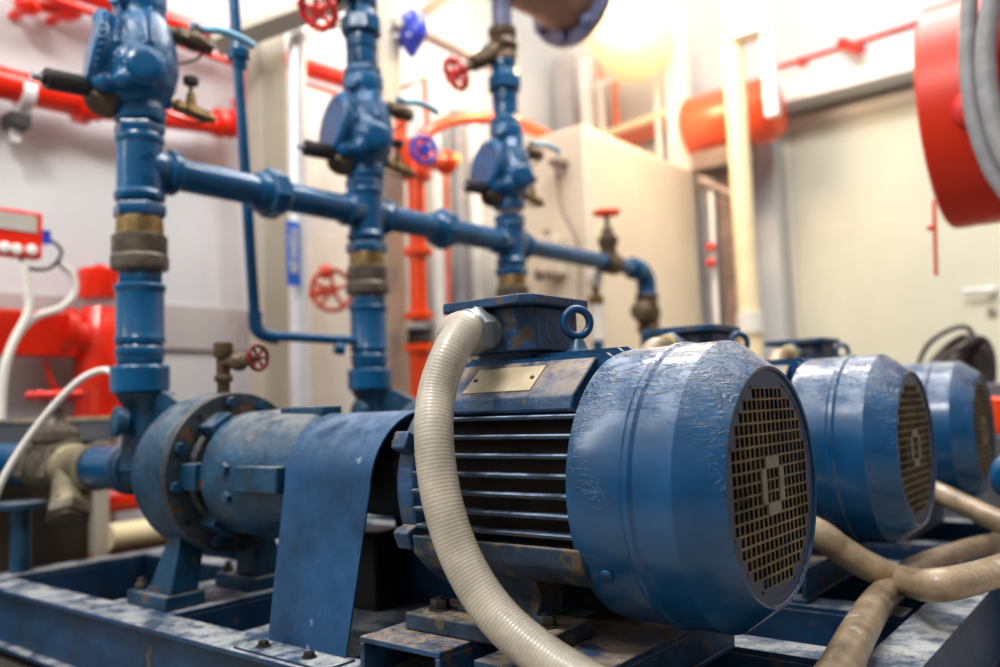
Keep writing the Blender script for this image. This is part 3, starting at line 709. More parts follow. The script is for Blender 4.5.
# pipework above the valves
def make_upper(z0):
    t = thing('valve_outlet_pipe', (RX, RY, z0), '', 'pipe', 'blue outlet pipes above the cast valves')
    A = (0, 0, 1)
    MB().hex((RX, RY, z0), (RX, RY, z0 + .032), .062, .2).build('hex_nut', 'blue', t)
    MB().lathe((RX, RY, z0 + .032), A, [(0, .044), (.010, .050), (.05, .050), (.056, .046), (.062, .051), (.09, .052), (.096, .047), (.11, .046)], 32).build('nipple', 'blue', t, smooth=30)
    MB().lathe((RX, RY, z0 + .142), A, [(0, .062), (.006, .068), (.05, .068), (.056, .062)], 8, True, .3).build('union_nut', 'blue', t, smooth=30)
    MB().lathe((RX, RY, z0 + .198), A, [(0, .056), (.018, .052), (.022, .048), (.04, .046), (.045, .054), (.07, .054), (.075, .046)], 32).build('coupling', 'blue', t, smooth=30)
    return t
u0 = make_upper(1.795); u0['label'] = 'blue fittings at the very top above the nearest cast valve'
u1 = copy_tree(u0, (0, PITCH, .0), 'blue hex fittings stacked above the middle cast valve')
u2 = copy_tree(u0, (0, 2 * PITCH, .02), 'blue hex fittings stacked above the farthest cast valve')
def make_gate(z0, y, wheel_px):
    t = thing('gate_valve', (RX, y, z0), '', 'valve', 'bronze gate valves with red handwheels')
    MB().lathe((RX, y, z0), (0, 0, 1), [(0, .05), (.02, .056), (.04, .056), (.05, .048), (.08, .062), (.11, .048), (.12, .056), (.15, .056), (.152, .04)], 24).cyl((RX, y, z0 + .08), Vector((RX, y, z0 + .08)).lerp(at(wheel_px[0], wheel_px[1], 'y', y - .20), .65), .045, .030).cyl(Vector((RX, y, z0 + .08)), at(wheel_px[0], wheel_px[1], 'y', y - .20), .018).build('body', 'bronze', t)
    c = at(wheel_px[0], wheel_px[1], 'y', y - .20); ax = (c - Vector((RX, y, z0 + .08))).normalized(); u, v, _ = frame_of(ax)
    mb = MB().torus(c, ax, .056, .011).cyl(c - ax * .012, c + ax * .012, .02)
    for k in range(5):
        a = 2 * PI * k / 5; mb.cyl(c, c + (u * math.cos(a) + v * math.sin(a)) * .056, .008, seg=8)
    for k in range(10):
        a = 2 * PI * k / 10; mb.sphere(c + (u * math.cos(a) + v * math.sin(a)) * .060, .012, seg=10)
    mb.build('handwheel', 'red2', t)
    MB().cyl((RX, y, z0 + .15), (RX, y, z0 + .75), .040, seg=28).build('pipe_stub', 'bluegrey', t)
    return t
gt = make_gate(2.07, PITCH + RY, (318, 10)); gt['label'] = 'bronze gate valve with red handwheel at the top edge, above the middle riser'
gt = make_gate(2.06, 2 * PITCH + RY, (456, 74)); gt['label'] = 'bronze gate valve with red handwheel and grey-blue pipe, above the farthest riser'

# thin blue pipe behind the header
xp = -1.69
ptop = at(232, -30, 'x', xp); pa = at(240, 52, 'x', xp); pb = at(255, 322, 'x', xp); pc = Vector((RX + .0, PITCH - .06, at(345, 340, 'x', RX).z))
t = thing('thin_pipe', (pb.x, pb.y, pb.z - .05), 'thin blue vertical pipe that bends at an elbow toward the middle riser', 'pipe')
MB().cyl(ptop, pb, .0165, seg=20).build('upright', 'blue', t)
MB().lathe(pa + Vector((0, 0, -.055)), ptop - pa, [(0, .022), (.01, .024), (.028, .024), (.03, .034), (.055, .036), (.06, .026), (.09, .020), (.11, .020)], 20).build('union', 'blue', t, smooth=30)
dirc = (pc - pb); dirc = dirc.normalized()
el = [pb + Vector((0, 0, .03))] + [pb + Vector((0, 0, -.0)) + dirc * (.035 * (1 - math.cos(a))) + Vector((0, 0, -.035 * math.sin(a))) for a in [PI / 2 * k / 6 for k in range(7)]] + [pb + Vector((0, 0, -.035)) + dirc * .07]
MB().tube(el, .021, 16).build('elbow', 'blue', t)
q0 = pb + Vector((0, 0, -.035)) + dirc * .03
MB().cyl(q0, pc, .0145, seg=16).lathe(q0 + dirc * .21, dirc, [(0, .019), (.03, .019), (.03, .017)], 16).build('branch', 'blue', t)

# ------------------------------------------------------------------ suction line, left
sv = thing('suction_pipe', (-2.2, 0, H - .07), 'large blue suction pipe running level behind the grey valve at the left edge', 'pipe')
MB().cyl((-3.0, 0, H), (-2.14, 0, H), .062, seg=36).build('pipe_run', 'blue', sv)
MB().cyl((-1.80, 0, H), (-1.60, 0, H), .056, seg=36).build('pipe_stub', 'blue', sv)
MB().lathe((-1.625, 0, H), (1, 0, 0), [(0, .06), (.005, .066), (.022, .066), (.026, .06)], 32).build('collar', 'pump_blue', sv)
t = thing('gate_valve', (-2.06, 0, H - .08), 'dark bronze gate valve with a small red handwheel on the suction pipe, far left', 'valve')
gx = -2.05
MB().hex((gx - .10, 0, H), (gx - .05, 0, H), .078).hex((gx + .05, 0, H), (gx + .10, 0, H), .078).lathe((gx - .05, 0, H), (1, 0, 0), [(0, .06), (.05, .075), (.10, .06)], 24).lathe((gx, 0, H + .01), (0, 0, 1), [(0, .06), (.055, .055), (.062, .066), (.085, .066), (.088, .058), (.105, .038), (.12, .030), (.15, .026), (.155, .012), (.20, .010)], 28).build('body', 'dark_metal', t)
hw = Vector((gx, 0, H + .198)); mb = MB().torus(hw, (0, 0, 1), .056, .013, sy=.9).cyl(hw - Vector((0, 0, .012)), hw + Vector((0, 0, .014)), .015)
for k in range(3):
    a = k * PI / 3 + .3; e = Vector((math.cos(a), math.sin(a), 0)) * .056; mb.cyl(hw - e, hw + e, .006, seg=8)
for k in range(6):
    a = k * PI / 3; e = Vector((math.cos(a), math.sin(a), 0)) * .061; mb.sphere(hw + e, .015, seg=10)
mb.build('handwheel', 'red2', t)
t = thing('strainer', (-1.85, 0, H - .14), 'beige bronze Y strainer with angled cap between the gate valve and the nearest pump', 'strainer')
mb = MB().lathe((-1.96, 0, H), (1, 0, 0), [(0, .062), (.03, .062), (.035, .055), (.13, .055), (.14, .062), (.17, .062)], 28)
dd = Vector((.55, -.35, -.78)).normalized(); s0 = Vector((-1.92, -.0, H))
mb.cyl(s0, s0 + dd * .14, .050, seg=28).build('body', 'strainer', t)
MB().hex(s0 + dd * .135, s0 + dd * .165, .058).lathe(s0 + dd * .165, dd, [(0, .040), (.006, .038)], 20).build('cap', 'dark_metal', t)
# pipe support post standing on the frame
pp = at(20, 572, 'z', FZ); pz = at(20, 503, 'y', pp.y).z
t = thing('support_post', (pp.x, pp.y, FZ), 'short blue support post with a flat round top, standing on the frame at far left', 'post')
MB().cyl((pp.x, pp.y, FZ + .0006), (pp.x, pp.y, pz - .01), .026, seg=24).build('post', 'pump_blue', t)
MB().lathe((pp.x, pp.y, pz - .012), (0, 0, 1), [(0, .062), (.014, .064), (.016, .06)], 28).build('top_plate', 'pump_blue', t)

# ------------------------------------------------------------------ conduits
def ringed(pts, r, amp=.00012, period=.0052, seg=28):
    sp = spline(pts, 40); out = []; acc = 0; L = [0]
    for a, b in zip(sp, sp[1:]): acc += (b - a).length; L.append(acc)
    n = int(acc / period * 4); i = 0; P = []; R = []
    for k in range(n + 1):
        s = acc * k / n
        while i < len(L) - 2 and L[i + 1] < s: i += 1
        t = (s - L[i]) / max(1e-9, L[i + 1] - L[i]); P.append(sp[i].lerp(sp[i + 1], t)); R.append(r + (amp if k % 4 in (0, 1) else -amp))
    return P, R
gl = Vector((-.395, -.072, .834)) + Vector((-.10, -1, -.05)).normalized() * .044
pts = [gl, gl + Vector((-.003, -.022, -.002))]
for x, y, Y in ((464, 330, -.150), (451, 352, -.182), (437, 392, -.21), (434, 440, -.235), (442, 500, -.245), (462, 560, -.243), (496, 614, -.240), (543, 656, -.238), (598, 690, -.236), (690, 740, -.236)):
    pts.append(at(x, y, 'y', Y))
P_, R_ = ringed(pts, .0268)
tag(MB().tube(P_, R_, 28).build('flexible_conduit', 'conduit', smooth=60), 'large ringed beige flexible conduit curving down in front of the nearest motor', 'conduit')
def conduit(pts, r, m, label, smooth=60):
    return tag(MB().tube(spline(pts, 14), r, 24).build('flexible_conduit', m, smooth=smooth), label, 'conduit')
g1 = gl + Vector((-.062, PITCH, 0)); g2 = gl + Vector((-.062, 2 * PITCH, 0))
conduit([g1, g1 + Vector((-.01, -.05, -.01)), g1 + Vector((0, -.12, -.10)), g1 + Vector((.04, -.14, -.30)), Vector((-.27, .50, .53)), at(812, 530, 'y', .50), at(840, 549, 'y', .525), at(868, 566, 'y', .56), at(902, 580, 'y', .61), at(940, 585, 'z', .411), at(1000, 570, 'z', .40), at(1060, 545, 'z', .40)], .0262, 'conduit2', 'beige conduit stained with blue paint, sweeping under the middle fan cover to the right edge')
conduit([g2, g2 + Vector((-.01, -.05, -.01)), g2 + Vector((0, -.12, -.10)), g2 + Vector((.04, -.14, -.30)), at(880, 470, 'y', 1.28), at(932, 490, 'y', 1.25), at(1000, 522, 'y', 1.12), at(1060, 545, 'y', 1.05)], .0255, 'conduit2', 'beige conduit dropping to the right from between the middle and farthest fan covers')
conduit([at(795, 735, 'z', .36), at(838, 672, 'z', .36), at(860, 630, 'z', .36), at(880, 600, 'z', .3585), at(912, 572, 'z', .3585), at(958, 554, 'z', .3585), at(1000, 543, 'z', .36), at(1050, 528, 'z', .36)], .0265, 'conduit2', 'thick dirty beige conduit lying over the end of the base frame, bottom right')

# blue capped stub at the right edge
q = at(1020, 478, 'y', .95)
t = MB().lathe((q.x, q.y, 0), (0, 0, 1), [(0, .03), (q.z - .05, .03)], 24).sphere((q.x, q.y, q.z - .0), .056, (1, 1, 1)).build('capped_stub', 'blue')
tag(t, 'blue round capped pipe stub cut by the right edge of the photo', 'pipe')

# ------------------------------------------------------------------ left wall pipes
X1 = XW + .14
def wallpipe(label, pts, r, m='red', flanges=(), cat='pipe', name='wall_pipe', fr_=1.55):
    pts = [Vector(p) for p in pts]
    t = thing(name, pts[0], label, cat)
    MB().tube(pts, r, 20).build('pipe_run', m, t)
    for f in flanges:
        p = Vector(f); k = min(range(len(pts) - 1), key=lambda i: ((pts[i] + pts[i + 1]) / 2 - p).length); d_ = (pts[k + 1] - pts[k]).normalized()
        MB().cyl(p - d_ * .022, p + d_ * .022, r * fr_, seg=20).build('flange', m, t)
    return t
A_ = lambda x, y, X=X1: at(x, y, 'x', X)
t = wallpipe('large bright red pipe with a silver clamp, crossing behind the nearest cast valve', [A_(-60, 68), A_(100, 107)], .060, 'red', [A_(82, 105)], fr_=1.25)
MB().tube([A_(100, 109), A_(240, 129)], .042, 20).build('reduced_run', 'red', t)
MB().cyl(A_(215, 122), A_(222, 124), .065, seg=20).cyl(A_(228, 124), A_(233, 125), .065, seg=20).build('flange', 'red', t)
q = A_(24, 94); dn = (A_(100, 107) - A_(-60, 68)).normalized()
cl = MB().cyl(q - dn * .022, q + dn * .022, .064, seg=28).build('pipe_clamp', 'silver', t)
MB().box(q + Vector((-.0, -.03, -.13)), (.02, .03, .12)).build('clamp_hanger', 'silver', cl)
MB().box(A_(16, 122) , (.10, .07, .05)).build('clamp_foot', 'blackish', cl)
t = wallpipe('upper double red pipe running along the top left of the wall', [A_(40, -24), A_(232, 45), A_(345, 80)], .046, 'red')
MB().tube([A_(40, -6, X1 + .05), A_(232, 63, X1 + .05), A_(345, 97, X1 + .05)], .016, 12).build('thin_run', 'red', t)
mb = MB(); 
for (x, y, r) in ((28, 5, .05), (66, 10, .055)): mb.sphere(A_(x, y), r, (1, 1, .8)).cyl(A_(x, y - 4), A_(x, y - 20), .03).cyl(A_(x, y), Vector((XW, A_(x, y).y, A_(x, y).z)), .02)
mb.cyl(A_(20, 2), A_(80, 14), .022); tag(mb.build('pipe_fitting', 'red'), 'red pipe fittings hanging at the top left corner', 'fitting')
# thin red upright
wallpipe('thin red vertical pipe behind the thin blue one', [A_(247, 20), A_(262, 420)], .018, 'red', [A_(251, 118), A_(262, 300)])
t = wallpipe('red sprinkler riser behind the nearest thin pipe with valve body', [A_(238, 100), A_(252, 190)], .03, 'red', [A_(240, 120)])
# red pump head at far left
q = A_(102, 345, -2.72)
t = thing('red_valve_body', (q.x, q.y, q.z - .3), 'bright red upright valve casing with round cap, on the left beside the nearest riser', 'valve')
s_ = 838.07 / ((q - CAM).dot(-(ROT @ Vector((0, 0, 1)))) )
def Q(x, y, X=-2.86): return at(x, y, 'x', X)
MB().lathe(Q(100, 425), (0, 0, 1), [(0, .10), (.10, .09), (.12, .10), (.22, .095), (.36, .10), (.40, .085), (.46, .07)], 28).build('body', 'red', t)
MB().lathe(Q(100, 299), (0, 0, 1), [(0, .078), (.006, .082), (.11, .082), (.118, .075), (.12, .02), (.135, .02)], 28).build('cap', 'red', t)
MB().cyl(Q(100, 345), Q(60, 332), .075, seg=24).cyl(Q(66, 334), Q(56, 331), .10, seg=24).build('side_neck', 'red', t)
MB().box(Q(24, 334), (.12, .34, .17)).build('gear_box', 'red', t, bevel=.01)
MB().tube([Q(45, 360), Q(52, 385), Q(66, 398), Q(85, 400), Q(86, 372)], .012, 10).build('drain_line', 'red', t)
MB().cyl(Q(100, 420), (Q(100, 420).x, Q(100, 420).y, 0), .06).build('stand', 'greybrown', t)
# controller
q = A_(22, 234, XW + .5)
t = thing('pressure_controller', (q.x, q.y, q.z - .1), 'red framed pressure controller with pale screen and three white buttons, left edge', 'controller')
Xc = XW + .5
c00, c10 = A_(-12, 206, Xc), A_(43, 213, Xc); cz0 = A_(43, 259, Xc).z
yl, yr = c00.y - .1, c10.y; zt_ = c10.z
mb = MB().b(Xc - .05, Xc, yl, yr, cz0, zt_).build('case', 'red', t, bevel=.006)
MB().b(Xc, Xc + .004, yl + .02, yr - .02, cz0 + .085, zt_ - .014).build('screen', 'screen', mb)
for x in (4, 16, 31):
    b_ = A_(x, 247 if x < 10 else 248 + x * .06, Xc); MB().lathe(b_, (1, 0, 0), [(0, .018), (.008, .018), (.01, .014)], 20).build('button', 'knobwhite', mb)
MB().b(Xc - .04, Xc - .01, yr, yr + .03, zt_ - .10, zt_ - .055).build('cable_plug', 'violet', mb)
MB().tube(spline([Vector((Xc - .025, yr + .03, zt_ - .08)), Vector((Xc - .02, yr + .07, zt_ - .12)), A_(50, 268, Xc), A_(28, 268, Xc), Vector((Xc - .03, A_(24, 262, Xc).y, cz0))], 8), .006, 8).build('signal_cable', 'blackish', mb)
sp_ = MB().tube([Vector((XW, (yl + yr) / 2, zt_ - .1)), Vector((Xc - .05, (yl + yr) / 2, zt_ - .1))], .03, 12).build('wall_arm', 'grey', t)
tag(MB().tube(spline([A_(23, 262, Xc), A_(27, 290, Xc), A_(28, 312, Xc), A_(12, 345, Xc), A_(3, 375, Xc), A_(0, 420, Xc)], 10), .014, 14).build('cable', 'cable'), 'white cable hanging from the bottom of the red framed controller', 'cable')
tag(MB().tube(spline([A_(58, 262, Xc - .03), A_(72, 275, Xc - .03), A_(74, 293, Xc - .03), A_(60, 308, Xc - .03), A_(34, 318, Xc - .03), A_(14, 342, Xc - .03), A_(4, 380, Xc - .03), A_(1, 425, Xc - .03)], 10), .013, 14).build('cable', 'cable'), 'white cable looping out to the right of the red framed controller', 'cable')
Yn = -.03
tag(MB().tube(spline([at(118, 377, 'y', Yn), at(104, 370, 'y', Yn), at(80, 380, 'y', Yn - .05), at(50, 410, 'y', Yn - .1), at(20, 450, 'y', -.18), at(-2, 490, 'y', -.22), at(-15, 540, 'y', -.24)], 10), .0085, 12).build('cable', 'cable'), 'white cable arching from the nearest riser down past the red handwheel', 'cable')

# bench / tank at the lower left
bx = -2.50; zt_ = at(50, 418, 'x', bx).z
t = thing('grey_bench', (-2.75, 0, 0), 'grey steel edged bench behind the suction pipe', 'bench')
y0_ = -.8; y1_ = at(112, 440, 'x', bx).y
MB().b(-2.74, bx, y0_, y1_, zt_ - .085, zt_ - .012).build('edge_beam', 'greyshelf', t, bevel=.004)
MB().b(-2.74, bx + .005, y0_, y1_, zt_ - .012, zt_).build('top', 'plate', t)
MB().b(-2.72, bx - .04, y0_ + .02, y1_ - .04, .0, zt_ - .086).build('dark_tank', 'darkbrown', t)
MB().b(bx - .04, bx, y1_ - .06, y1_ - .01, 0, zt_ - .086).build('leg', 'beige', t)
q = at(136, 500, 'x', -2.5); t = wallpipe('low red pipe section seen below the suction pipe', [Vector((-2.6, q.y - .10, q.z)), Vector((-2.6, q.y + .35, q.z))], .045, 'red')
t = tag(MB().b(-2.76, -2.51, q.y - .15, q.y + .35, 0, q.z - .16).build('wooden_crate', 'wood', bevel=.004), 'stack of rusty brown scrap boards behind the frame', 'crate')
wallpipe('beige rusty pipe lying on the scrap boards', [Vector((-2.5, q.y - .10, q.z - .115)), Vector((-2.5, q.y + .35, q.z - .115))], .045, 'tankbeige')

# ------------------------------------------------------------------ columns and pipes in the middle
def col(xa, xb, ytop, X, label, m='beige', name='steel_column', depth=.10, ybase=None, cat='column', ymid=200):
    a = at(xa, ymid, 'x', X); b = at(xb, ymid, 'x', X); zt = at((xa + xb) / 2, ytop, 'x', X).z
    zb = 0 if ybase is None else at((xa + xb) / 2, ybase, 'x', X).z
    return tag(MB().b(X - depth, X, a.y, b.y, zb, zt).build(name, m, bevel=.004), label, cat)
col(263, 288, 24, -2.30, 'wide beige steel column between the thin blue pipe and the silver pipe')
col(384, 405, -60, -2.35, 'beige steel column just right of the middle riser')
a = at(250, 35, 'x', -2.28); b = at(345, 0, 'x', -2.28)
b_ = MB().tube([at(215, 45, 'x', -2.30), at(350, -4, 'x', -2.0)], .05, 4).build('steel_beam', 'beige'); tag(b_, 'beige overhead beam resting on the wide steel column', 'beam')
b_ = MB().tube([at(395, 30, 'x', -2.35), at(470, -30, 'x', -2.2)], .05, 4).build('steel_beam', 'beige'); tag(b_, 'beige overhead beam at the column right of the middle riser', 'beam')
# silver pipe with elbow and sign
Xs = -2.20
t = thing('silver_pipe', at(300, 430, 'x', Xs), 'silver clad vertical pipe with a blue sign, beside the wide beige column', 'pipe')
MB().tube(spline([at(345, 18, 'x', Xs - .1), at(318, 22, 'x', Xs - .03), at(299, 38, 'x', Xs), at(296, 80, 'x', Xs)], 8) + [(at(300, 430, 'x', Xs).x, at(300, 430, 'x', Xs).y, 0)], .038, 24).build('pipe_run', 'silver', t)
s0, s1 = at(288, 220, 'x', Xs + .06), at(302, 286, 'x', Xs + .06)
sg = MB().b(Xs + .046, Xs + .052, s0.y, s1.y, s1.z, s0.z).build('sign', 'labelblue', t)
Rs = Matrix((Vector((0, 1, 0)), Vector((0, 0, 1)), Vector((1, 0, 0)))).transposed()
hgt = s0.z - s1.z
for ch, f_ in (('\u51b7', .80), ('\u5374', .64), ('\u6c34', .48), ('\u7ba1', .27)):
    text_obj(ch, .052, .001, (Xs + .054, (s0.y + s1.y) / 2, s1.z + hgt * f_), Rs, 'knobwhite', 'lettering', sg)
# cabinets / grey panels behind (pale panel between columns)
a = at(306, 240, 'x', -2.75); b = at(352, 240, 'x', -2.75)
tag(MB().b(-2.98, -2.75, a.y, b.y, .2, at(320, 90, 'x', -2.75).z).build('wall_panel', 'white_paint', bevel=.01), 'pale grey wall panel behind the orange handwheel', 'panel')
# orange handwheel
def wheel(c, ax, R, r, m, spokes=5, knobs=0):
    c = Vector(c); ax = Vector(ax).normalized(); u, v, _ = frame_of(ax); mb = MB().torus(c, ax, R, r)
    mb.cyl(c - ax * r * 1.4, c + ax * r * 1.4, r * 2.2)
    for k in range(spokes):
        a = 2 * PI * k / spokes + .3; mb.cyl(c, c + (u * math.cos(a) + v * math.sin(a)) * R, r * .8, seg=8)
    return mb
q = at(332, 290, 'x', -2.45)
t = thing('handwheel_valve', (q.x, q.y, q.z - .1), 'orange spoked handwheel valve seen left of the middle riser', 'valve')
wheel(q, (1, -.45, .0), .090, .011, 'orangewheel').build('handwheel', 'orangewheel', t)
MB().cyl(q, Vector((XW, q.y + .05, q.z)), .02).sphere(q + Vector((-.1, .05, .10)), .035).build('stem', 'orange', t)
# red flanged upright
Xr = -2.25
U = lambda x, y: at(x, y, 'x', Xr)
t = thing('red_upright_pipe', U(419, 400), 'red flanged vertical pipe between the middle and farthest risers', 'pipe')
MB().cyl(U(415, 140), U(419, 322), .040, seg=24).cyl(U(419, 345), (U(420, 420).x, U(420, 420).y, 0), .045, seg=24).build('pipe_run', 'orange', t)
for y in (176, 252, 316, 348): MB().lathe(U(417 + (y - 176) * .012, y), (0, 0, 1), [(-.016, .068), (.012, .068), (.016, .06)], 24).build('flange', 'orange', t)
MB().lathe(U(419, 345), (0, 0, 1), [(0, .045), (.02, .056), (.04, .045), (.06, .056), (.075, .045)], 20).build('rubber_joint', 'black_void', t)
MB().cyl(U(418, 160), U(448, 162), .045, seg=20).lathe(U(444, 162), (0, 1, .0), [(0, .06), (.03, .06)], 20).build('side_branch', 'orange', t)
MB().cyl(U(447, 160), U(453, 162), .045, seg=20).build('end_plug', 'yellow', t)
c_ = at(424, 150, 'x', Xr + .12); wheel(c_, (1, -.4, 0), .06, .012, 'violet').build('handwheel', 'violet', t)
MB().tube(spline([U(403, 165), U(400, 140), U(402, 120)], 6), .028, 14).build('elbow_stub', 'orange', t)
t = tag(MB().tube(spline([U(418, 150), U(428, 132), U(450, 121), U(480, 118), U(515, 122), U(548, 138), U(580, 152)], 8), .032, 18).build('red_pipe', 'orange'), 'orange red pipe arching behind the farthest riser to the cabinet', 'pipe')
wallpipe('thin red square-bent tube on the wall between the middle and farthest risers', [A_(402, 88, -2.8), A_(424, 78, -2.8), A_(427, 130, -2.8)], .014, 'orange')
wallpipe('thin red vertical tube beside the grey uprights', [A_(446, 170, -2.6), A_(449, 330, -2.6)], .010, 'orange')
for x0, x1, m_, l in ((455, 464, 'grey', 'grey slim upright pipe right of the thin red tube'), (470, 480, 'white_paint', 'white slim upright pipe left of the farthest riser'), (433, 441, 'white_paint', 'white slim upright pipe right of the red flanged pipe')):
    a = at(x0, 220, 'x', -2.88); b = at(x1, 220, 'x', -2.88); r_ = (b - a).length / 2
    tag(MB().cyl((-2.88, (a.y + b.y) / 2, 0), (-2.88, (a.y + b.y) / 2, at(x0, 110, 'x', -2.88).z), r_, seg=20).build('upright_pipe', m_), l, 'pipe')
# violet valve with white pipe, top
t = thing('violet_valve', at(412, 60, 'x', -2.3), 'violet-blue bolted valve bonnet near the top centre', 'valve')
q = at(411, 32, 'x', -2.3); mb = MB().lathe(q + Vector((.0, -.03, .01)), (0, 1, 0), [(-.02, .05), (0, .085), (.01, .092), (.05, .092), (.055, .07)], 28)
mb.cyl(q + Vector((0, 0, -.05)), q + Vector((0, 0, -.125)), .06, .012)
mb.build('bonnet', 'violet', t)
for k in range(6):
    a = k * PI / 3; e = Vector((.8, .5, 0)).normalized() * math.cos(a) * .06 + Vector((0, 0, 1)) * math.sin(a) * .052; MB().hex(q + e + Vector((.0, -.05, .01)), q + e + Vector((.0, -.065, .01)), .014).build('bolt', 'silver', t)
t = tag(MB().tube(spline([at(420, 28, 'x', -2.32), at(445, 40, 'x', -2.32), at(475, 55, 'x', -2.32), at(510, 70, 'x', -2.4)], 6), .048, 20).build('white_pipe', 'white_paint'), 'white pipe running right from the violet-blue valve', 'pipe')

# ------------------------------------------------------------------ cream cabinet
Xk = -1.84
c1_ = at(583, 124, 'x', Xk); c2_ = at(692, 160, 'x', Xk); c3_ = at(505, 155, 'y', c1_.y)
ztop = c1_.z
t = thing('control_cabinet', ((Xk - .4), (c1_.y + c2_.y) / 2, 0), 'large cream steel control cabinet behind the farthest riser', 'cabinet')
yk1 = min(c2_.y, YW - .03)
cb = MB().b(max(c3_.x, XW + .05) , Xk, c1_.y, yk1, .10, ztop).build('carcass', 'cream', t, bevel=.008)
MB().b(XW + .1, Xk - .03, c1_.y + .03, yk1 - .03, 0, .10).build('base', 'greyshelf', t)
MB().b(Xk, Xk + .012, c1_.y + .03, yk1 - .03, .14, ztop - .04).build('door', 'cream', t, bevel=.004)
# hasp and conduit box on its left side
q = at(563, 170, 'y', c1_.y)
t2 = thing('junction_fitting', (q.x, c1_.y - .03, q.z), 'brown cable fitting with hanging lead on the side of the cream cabinet', 'fitting')
MB().box((q.x, c1_.y - .041, q.z + .03), (.07, .08, .03)).cyl((q.x, c1_.y - .05, q.z + .02), (q.x + .01, c1_.y - .05, q.z - .05), .02).build('body', 'greybrown', t2)
MB().tube(spline([Vector((q.x, c1_.y - .05, q.z - .05)), at(562, 210, 'y', c1_.y - .05), at(578, 245, 'y', c1_.y - .05), at(580, 300, 'y', c1_.y - .05)], 6), .007, 8).build('lead', 'greybrown', t2)
q = at(552, 268, 'y', c1_.y - .05)
t3 = thing('socket_box', (q.x, q.y, q.z - .1), 'cream socket box low on the side of the cream cabinet', 'box')
MB().box((q.x, q.y, q.z + .06), (.12, .10, .20)).build('case', 'cream', t3, bevel=.006)
MB().cyl((q.x, q.y - .05, q.z - .03), (q.x, q.y - .12, q.z - .05), .03).build('plug', 'greybrown', t3)
MB().cyl((q.x - .02, q.y - .0, q.z + .155), (q.x - .02, q.y - .0, q.z + .20), .02).build('cable_entry', 'greybrown', t3)
# small brass / white valve below header end
q = at(596, 300, 'x', RX - .05)
t = thing('sampling_valve', (q.x, q.y, .9), 'small worn brass and white sampling valve under the header end', 'valve')
zq = at(596, 345, 'x', RX - .05).z
MB().cyl((q.x, q.y, .80), (q.x, q.y, zq + .02), .024).build('pipe_stub', 'blue', t)
MB().cyl((q.x, q.y, zq + .02), (q.x, q.y, q.z - .02), .028).build('socket', 'jamb', t)
MB().hex((q.x, q.y, q.z - .02), (q.x, q.y, q.z + .02), .036).cyl((q.x, q.y, q.z), (q.x, q.y, q.z + .06), .018).build('body', 'brass', t)
MB().lathe((q.x, q.y, q.z + .06), (0, 0, 1), [(0, .03), (.05, .034), (.07, .02)], 20).build('cap', 'cable', t)

# ------------------------------------------------------------------ top centre: flanged overhead pipe
fc = at(568, -6, 'y', 1.9); ax = Vector((.12, 1, 0)).normalized()
t = thing('overhead_flanged_pipe', fc, 'large brownish overhead pipe ending in a bolted blue-grey flange, top centre', 'pipe')
MB().lathe(fc, -ax, [(-.02, .16), (.05, .165), (.09, .155), (.12, .145), (.85, .145)], 40).build('pipe_run', 'brownpipe', t)
u, v, _ = frame_of(ax)
fg = MB().lathe(fc, ax, [(0, .215), (.006, .224), (.036, .224), (.042, .215)], 48).build('flange', 'bluegrey', t)
for k in range(8):
    a = k * PI / 4 + .2; p = fc + (u * math.cos(a) + v * math.sin(a)) * .190; MB().hex(p - ax * .03, p, .026).build('bolt', 'bluegrey', fg)
# cream tank behind it, lamp
q = at(628, 35, 'y', 3.3)
t = thing('overhead_tank', (q.x, q.y, q.z - .3), 'cream overhead duct with a rounded end, beside the bright lamp', 'duct')
MB().lathe(q + Vector((0, -.1, .10)), (.3, -.9, 0), [(-.5, .25), (.0, .25), (.10, .23), (.17, .17), (.20, .06)], 36).build('shell', 'tankbeige', t)
lp = at(645, 18, 'y', 3.0)
t = thing('lamp', lp, 'glaring warm high lamp shining above the cream cabinet', 'lamp')
MB().lathe(lp, (0, 0, 1), [(0, .14), (.05, .13), (.16, .06), (.22, .05), (.23, .02)], 32).build('lamp_shade', 'white_paint', t)
M['lamp'] = emit('warm_lamp_glow', (255, 226, 170), 40)
MB().sphere(lp + Vector((0, 0, -.01)), .11, (1, 1, .55)).build('bulb', 'lamp', t)

# ------------------------------------------------------------------ railing, stair and columns right of centre
def bar(p, q, r, seg=10): return MB().tube([p, q], r, seg)
Yr = 3.9
B = lambda x, y, Y=Yr: at(x, y, 'y', Y)
t = thing('railing', B(655, 150), 'white guard railing above the cream cabinet, glowing in the lamp light', 'railing')
for x in (600, 655): MB().cyl(B(x, 55 if x > 620 else 80), (B(x, 100).x, Yr, 0), .022, seg=12).build('post', 'white_paint', t)
MB().tube([B(592, 88), B(668, 56)], .02, 10).build('top_rail', 'white_paint', t)
MB().tube([B(590, 140), B(680, 108)], .028, 10).build('mid_rail', 'tankbeige', t)
for x0, x1, yt, yb_, Y, m_, l in (
        (556, 574, 58, 400, 3.85, 'grey', 'grey steel upright left of the glowing railing'),
        (583, 592, 60, 400, 3.85, 'white_paint', 'thin white upright right of the grey steel upright'),
        (668, 690, 20, 400, 3.85, 'white_paint', 'white steel post right of the glowing railing'),
        (695, 709, 168, 400, 3.9, 'grey', 'grey steel upright at the right end of the cream cabinet'),
        (714, 733, 175, 400, 3.9, 'greybrown', 'brownish steel upright right of the cream cabinet')):
    a = at(x0, 150, 'y', Y); b = at(x1, 150, 'y', Y)
    tag(MB().b(a.x, b.x, Y, Y + .08, 0 if yb_ >= 400 else B(x0, yb_).z, at(x0, yt, 'y', Y).z).build('steel_upright', m_, bevel=.004), l, 'upright')
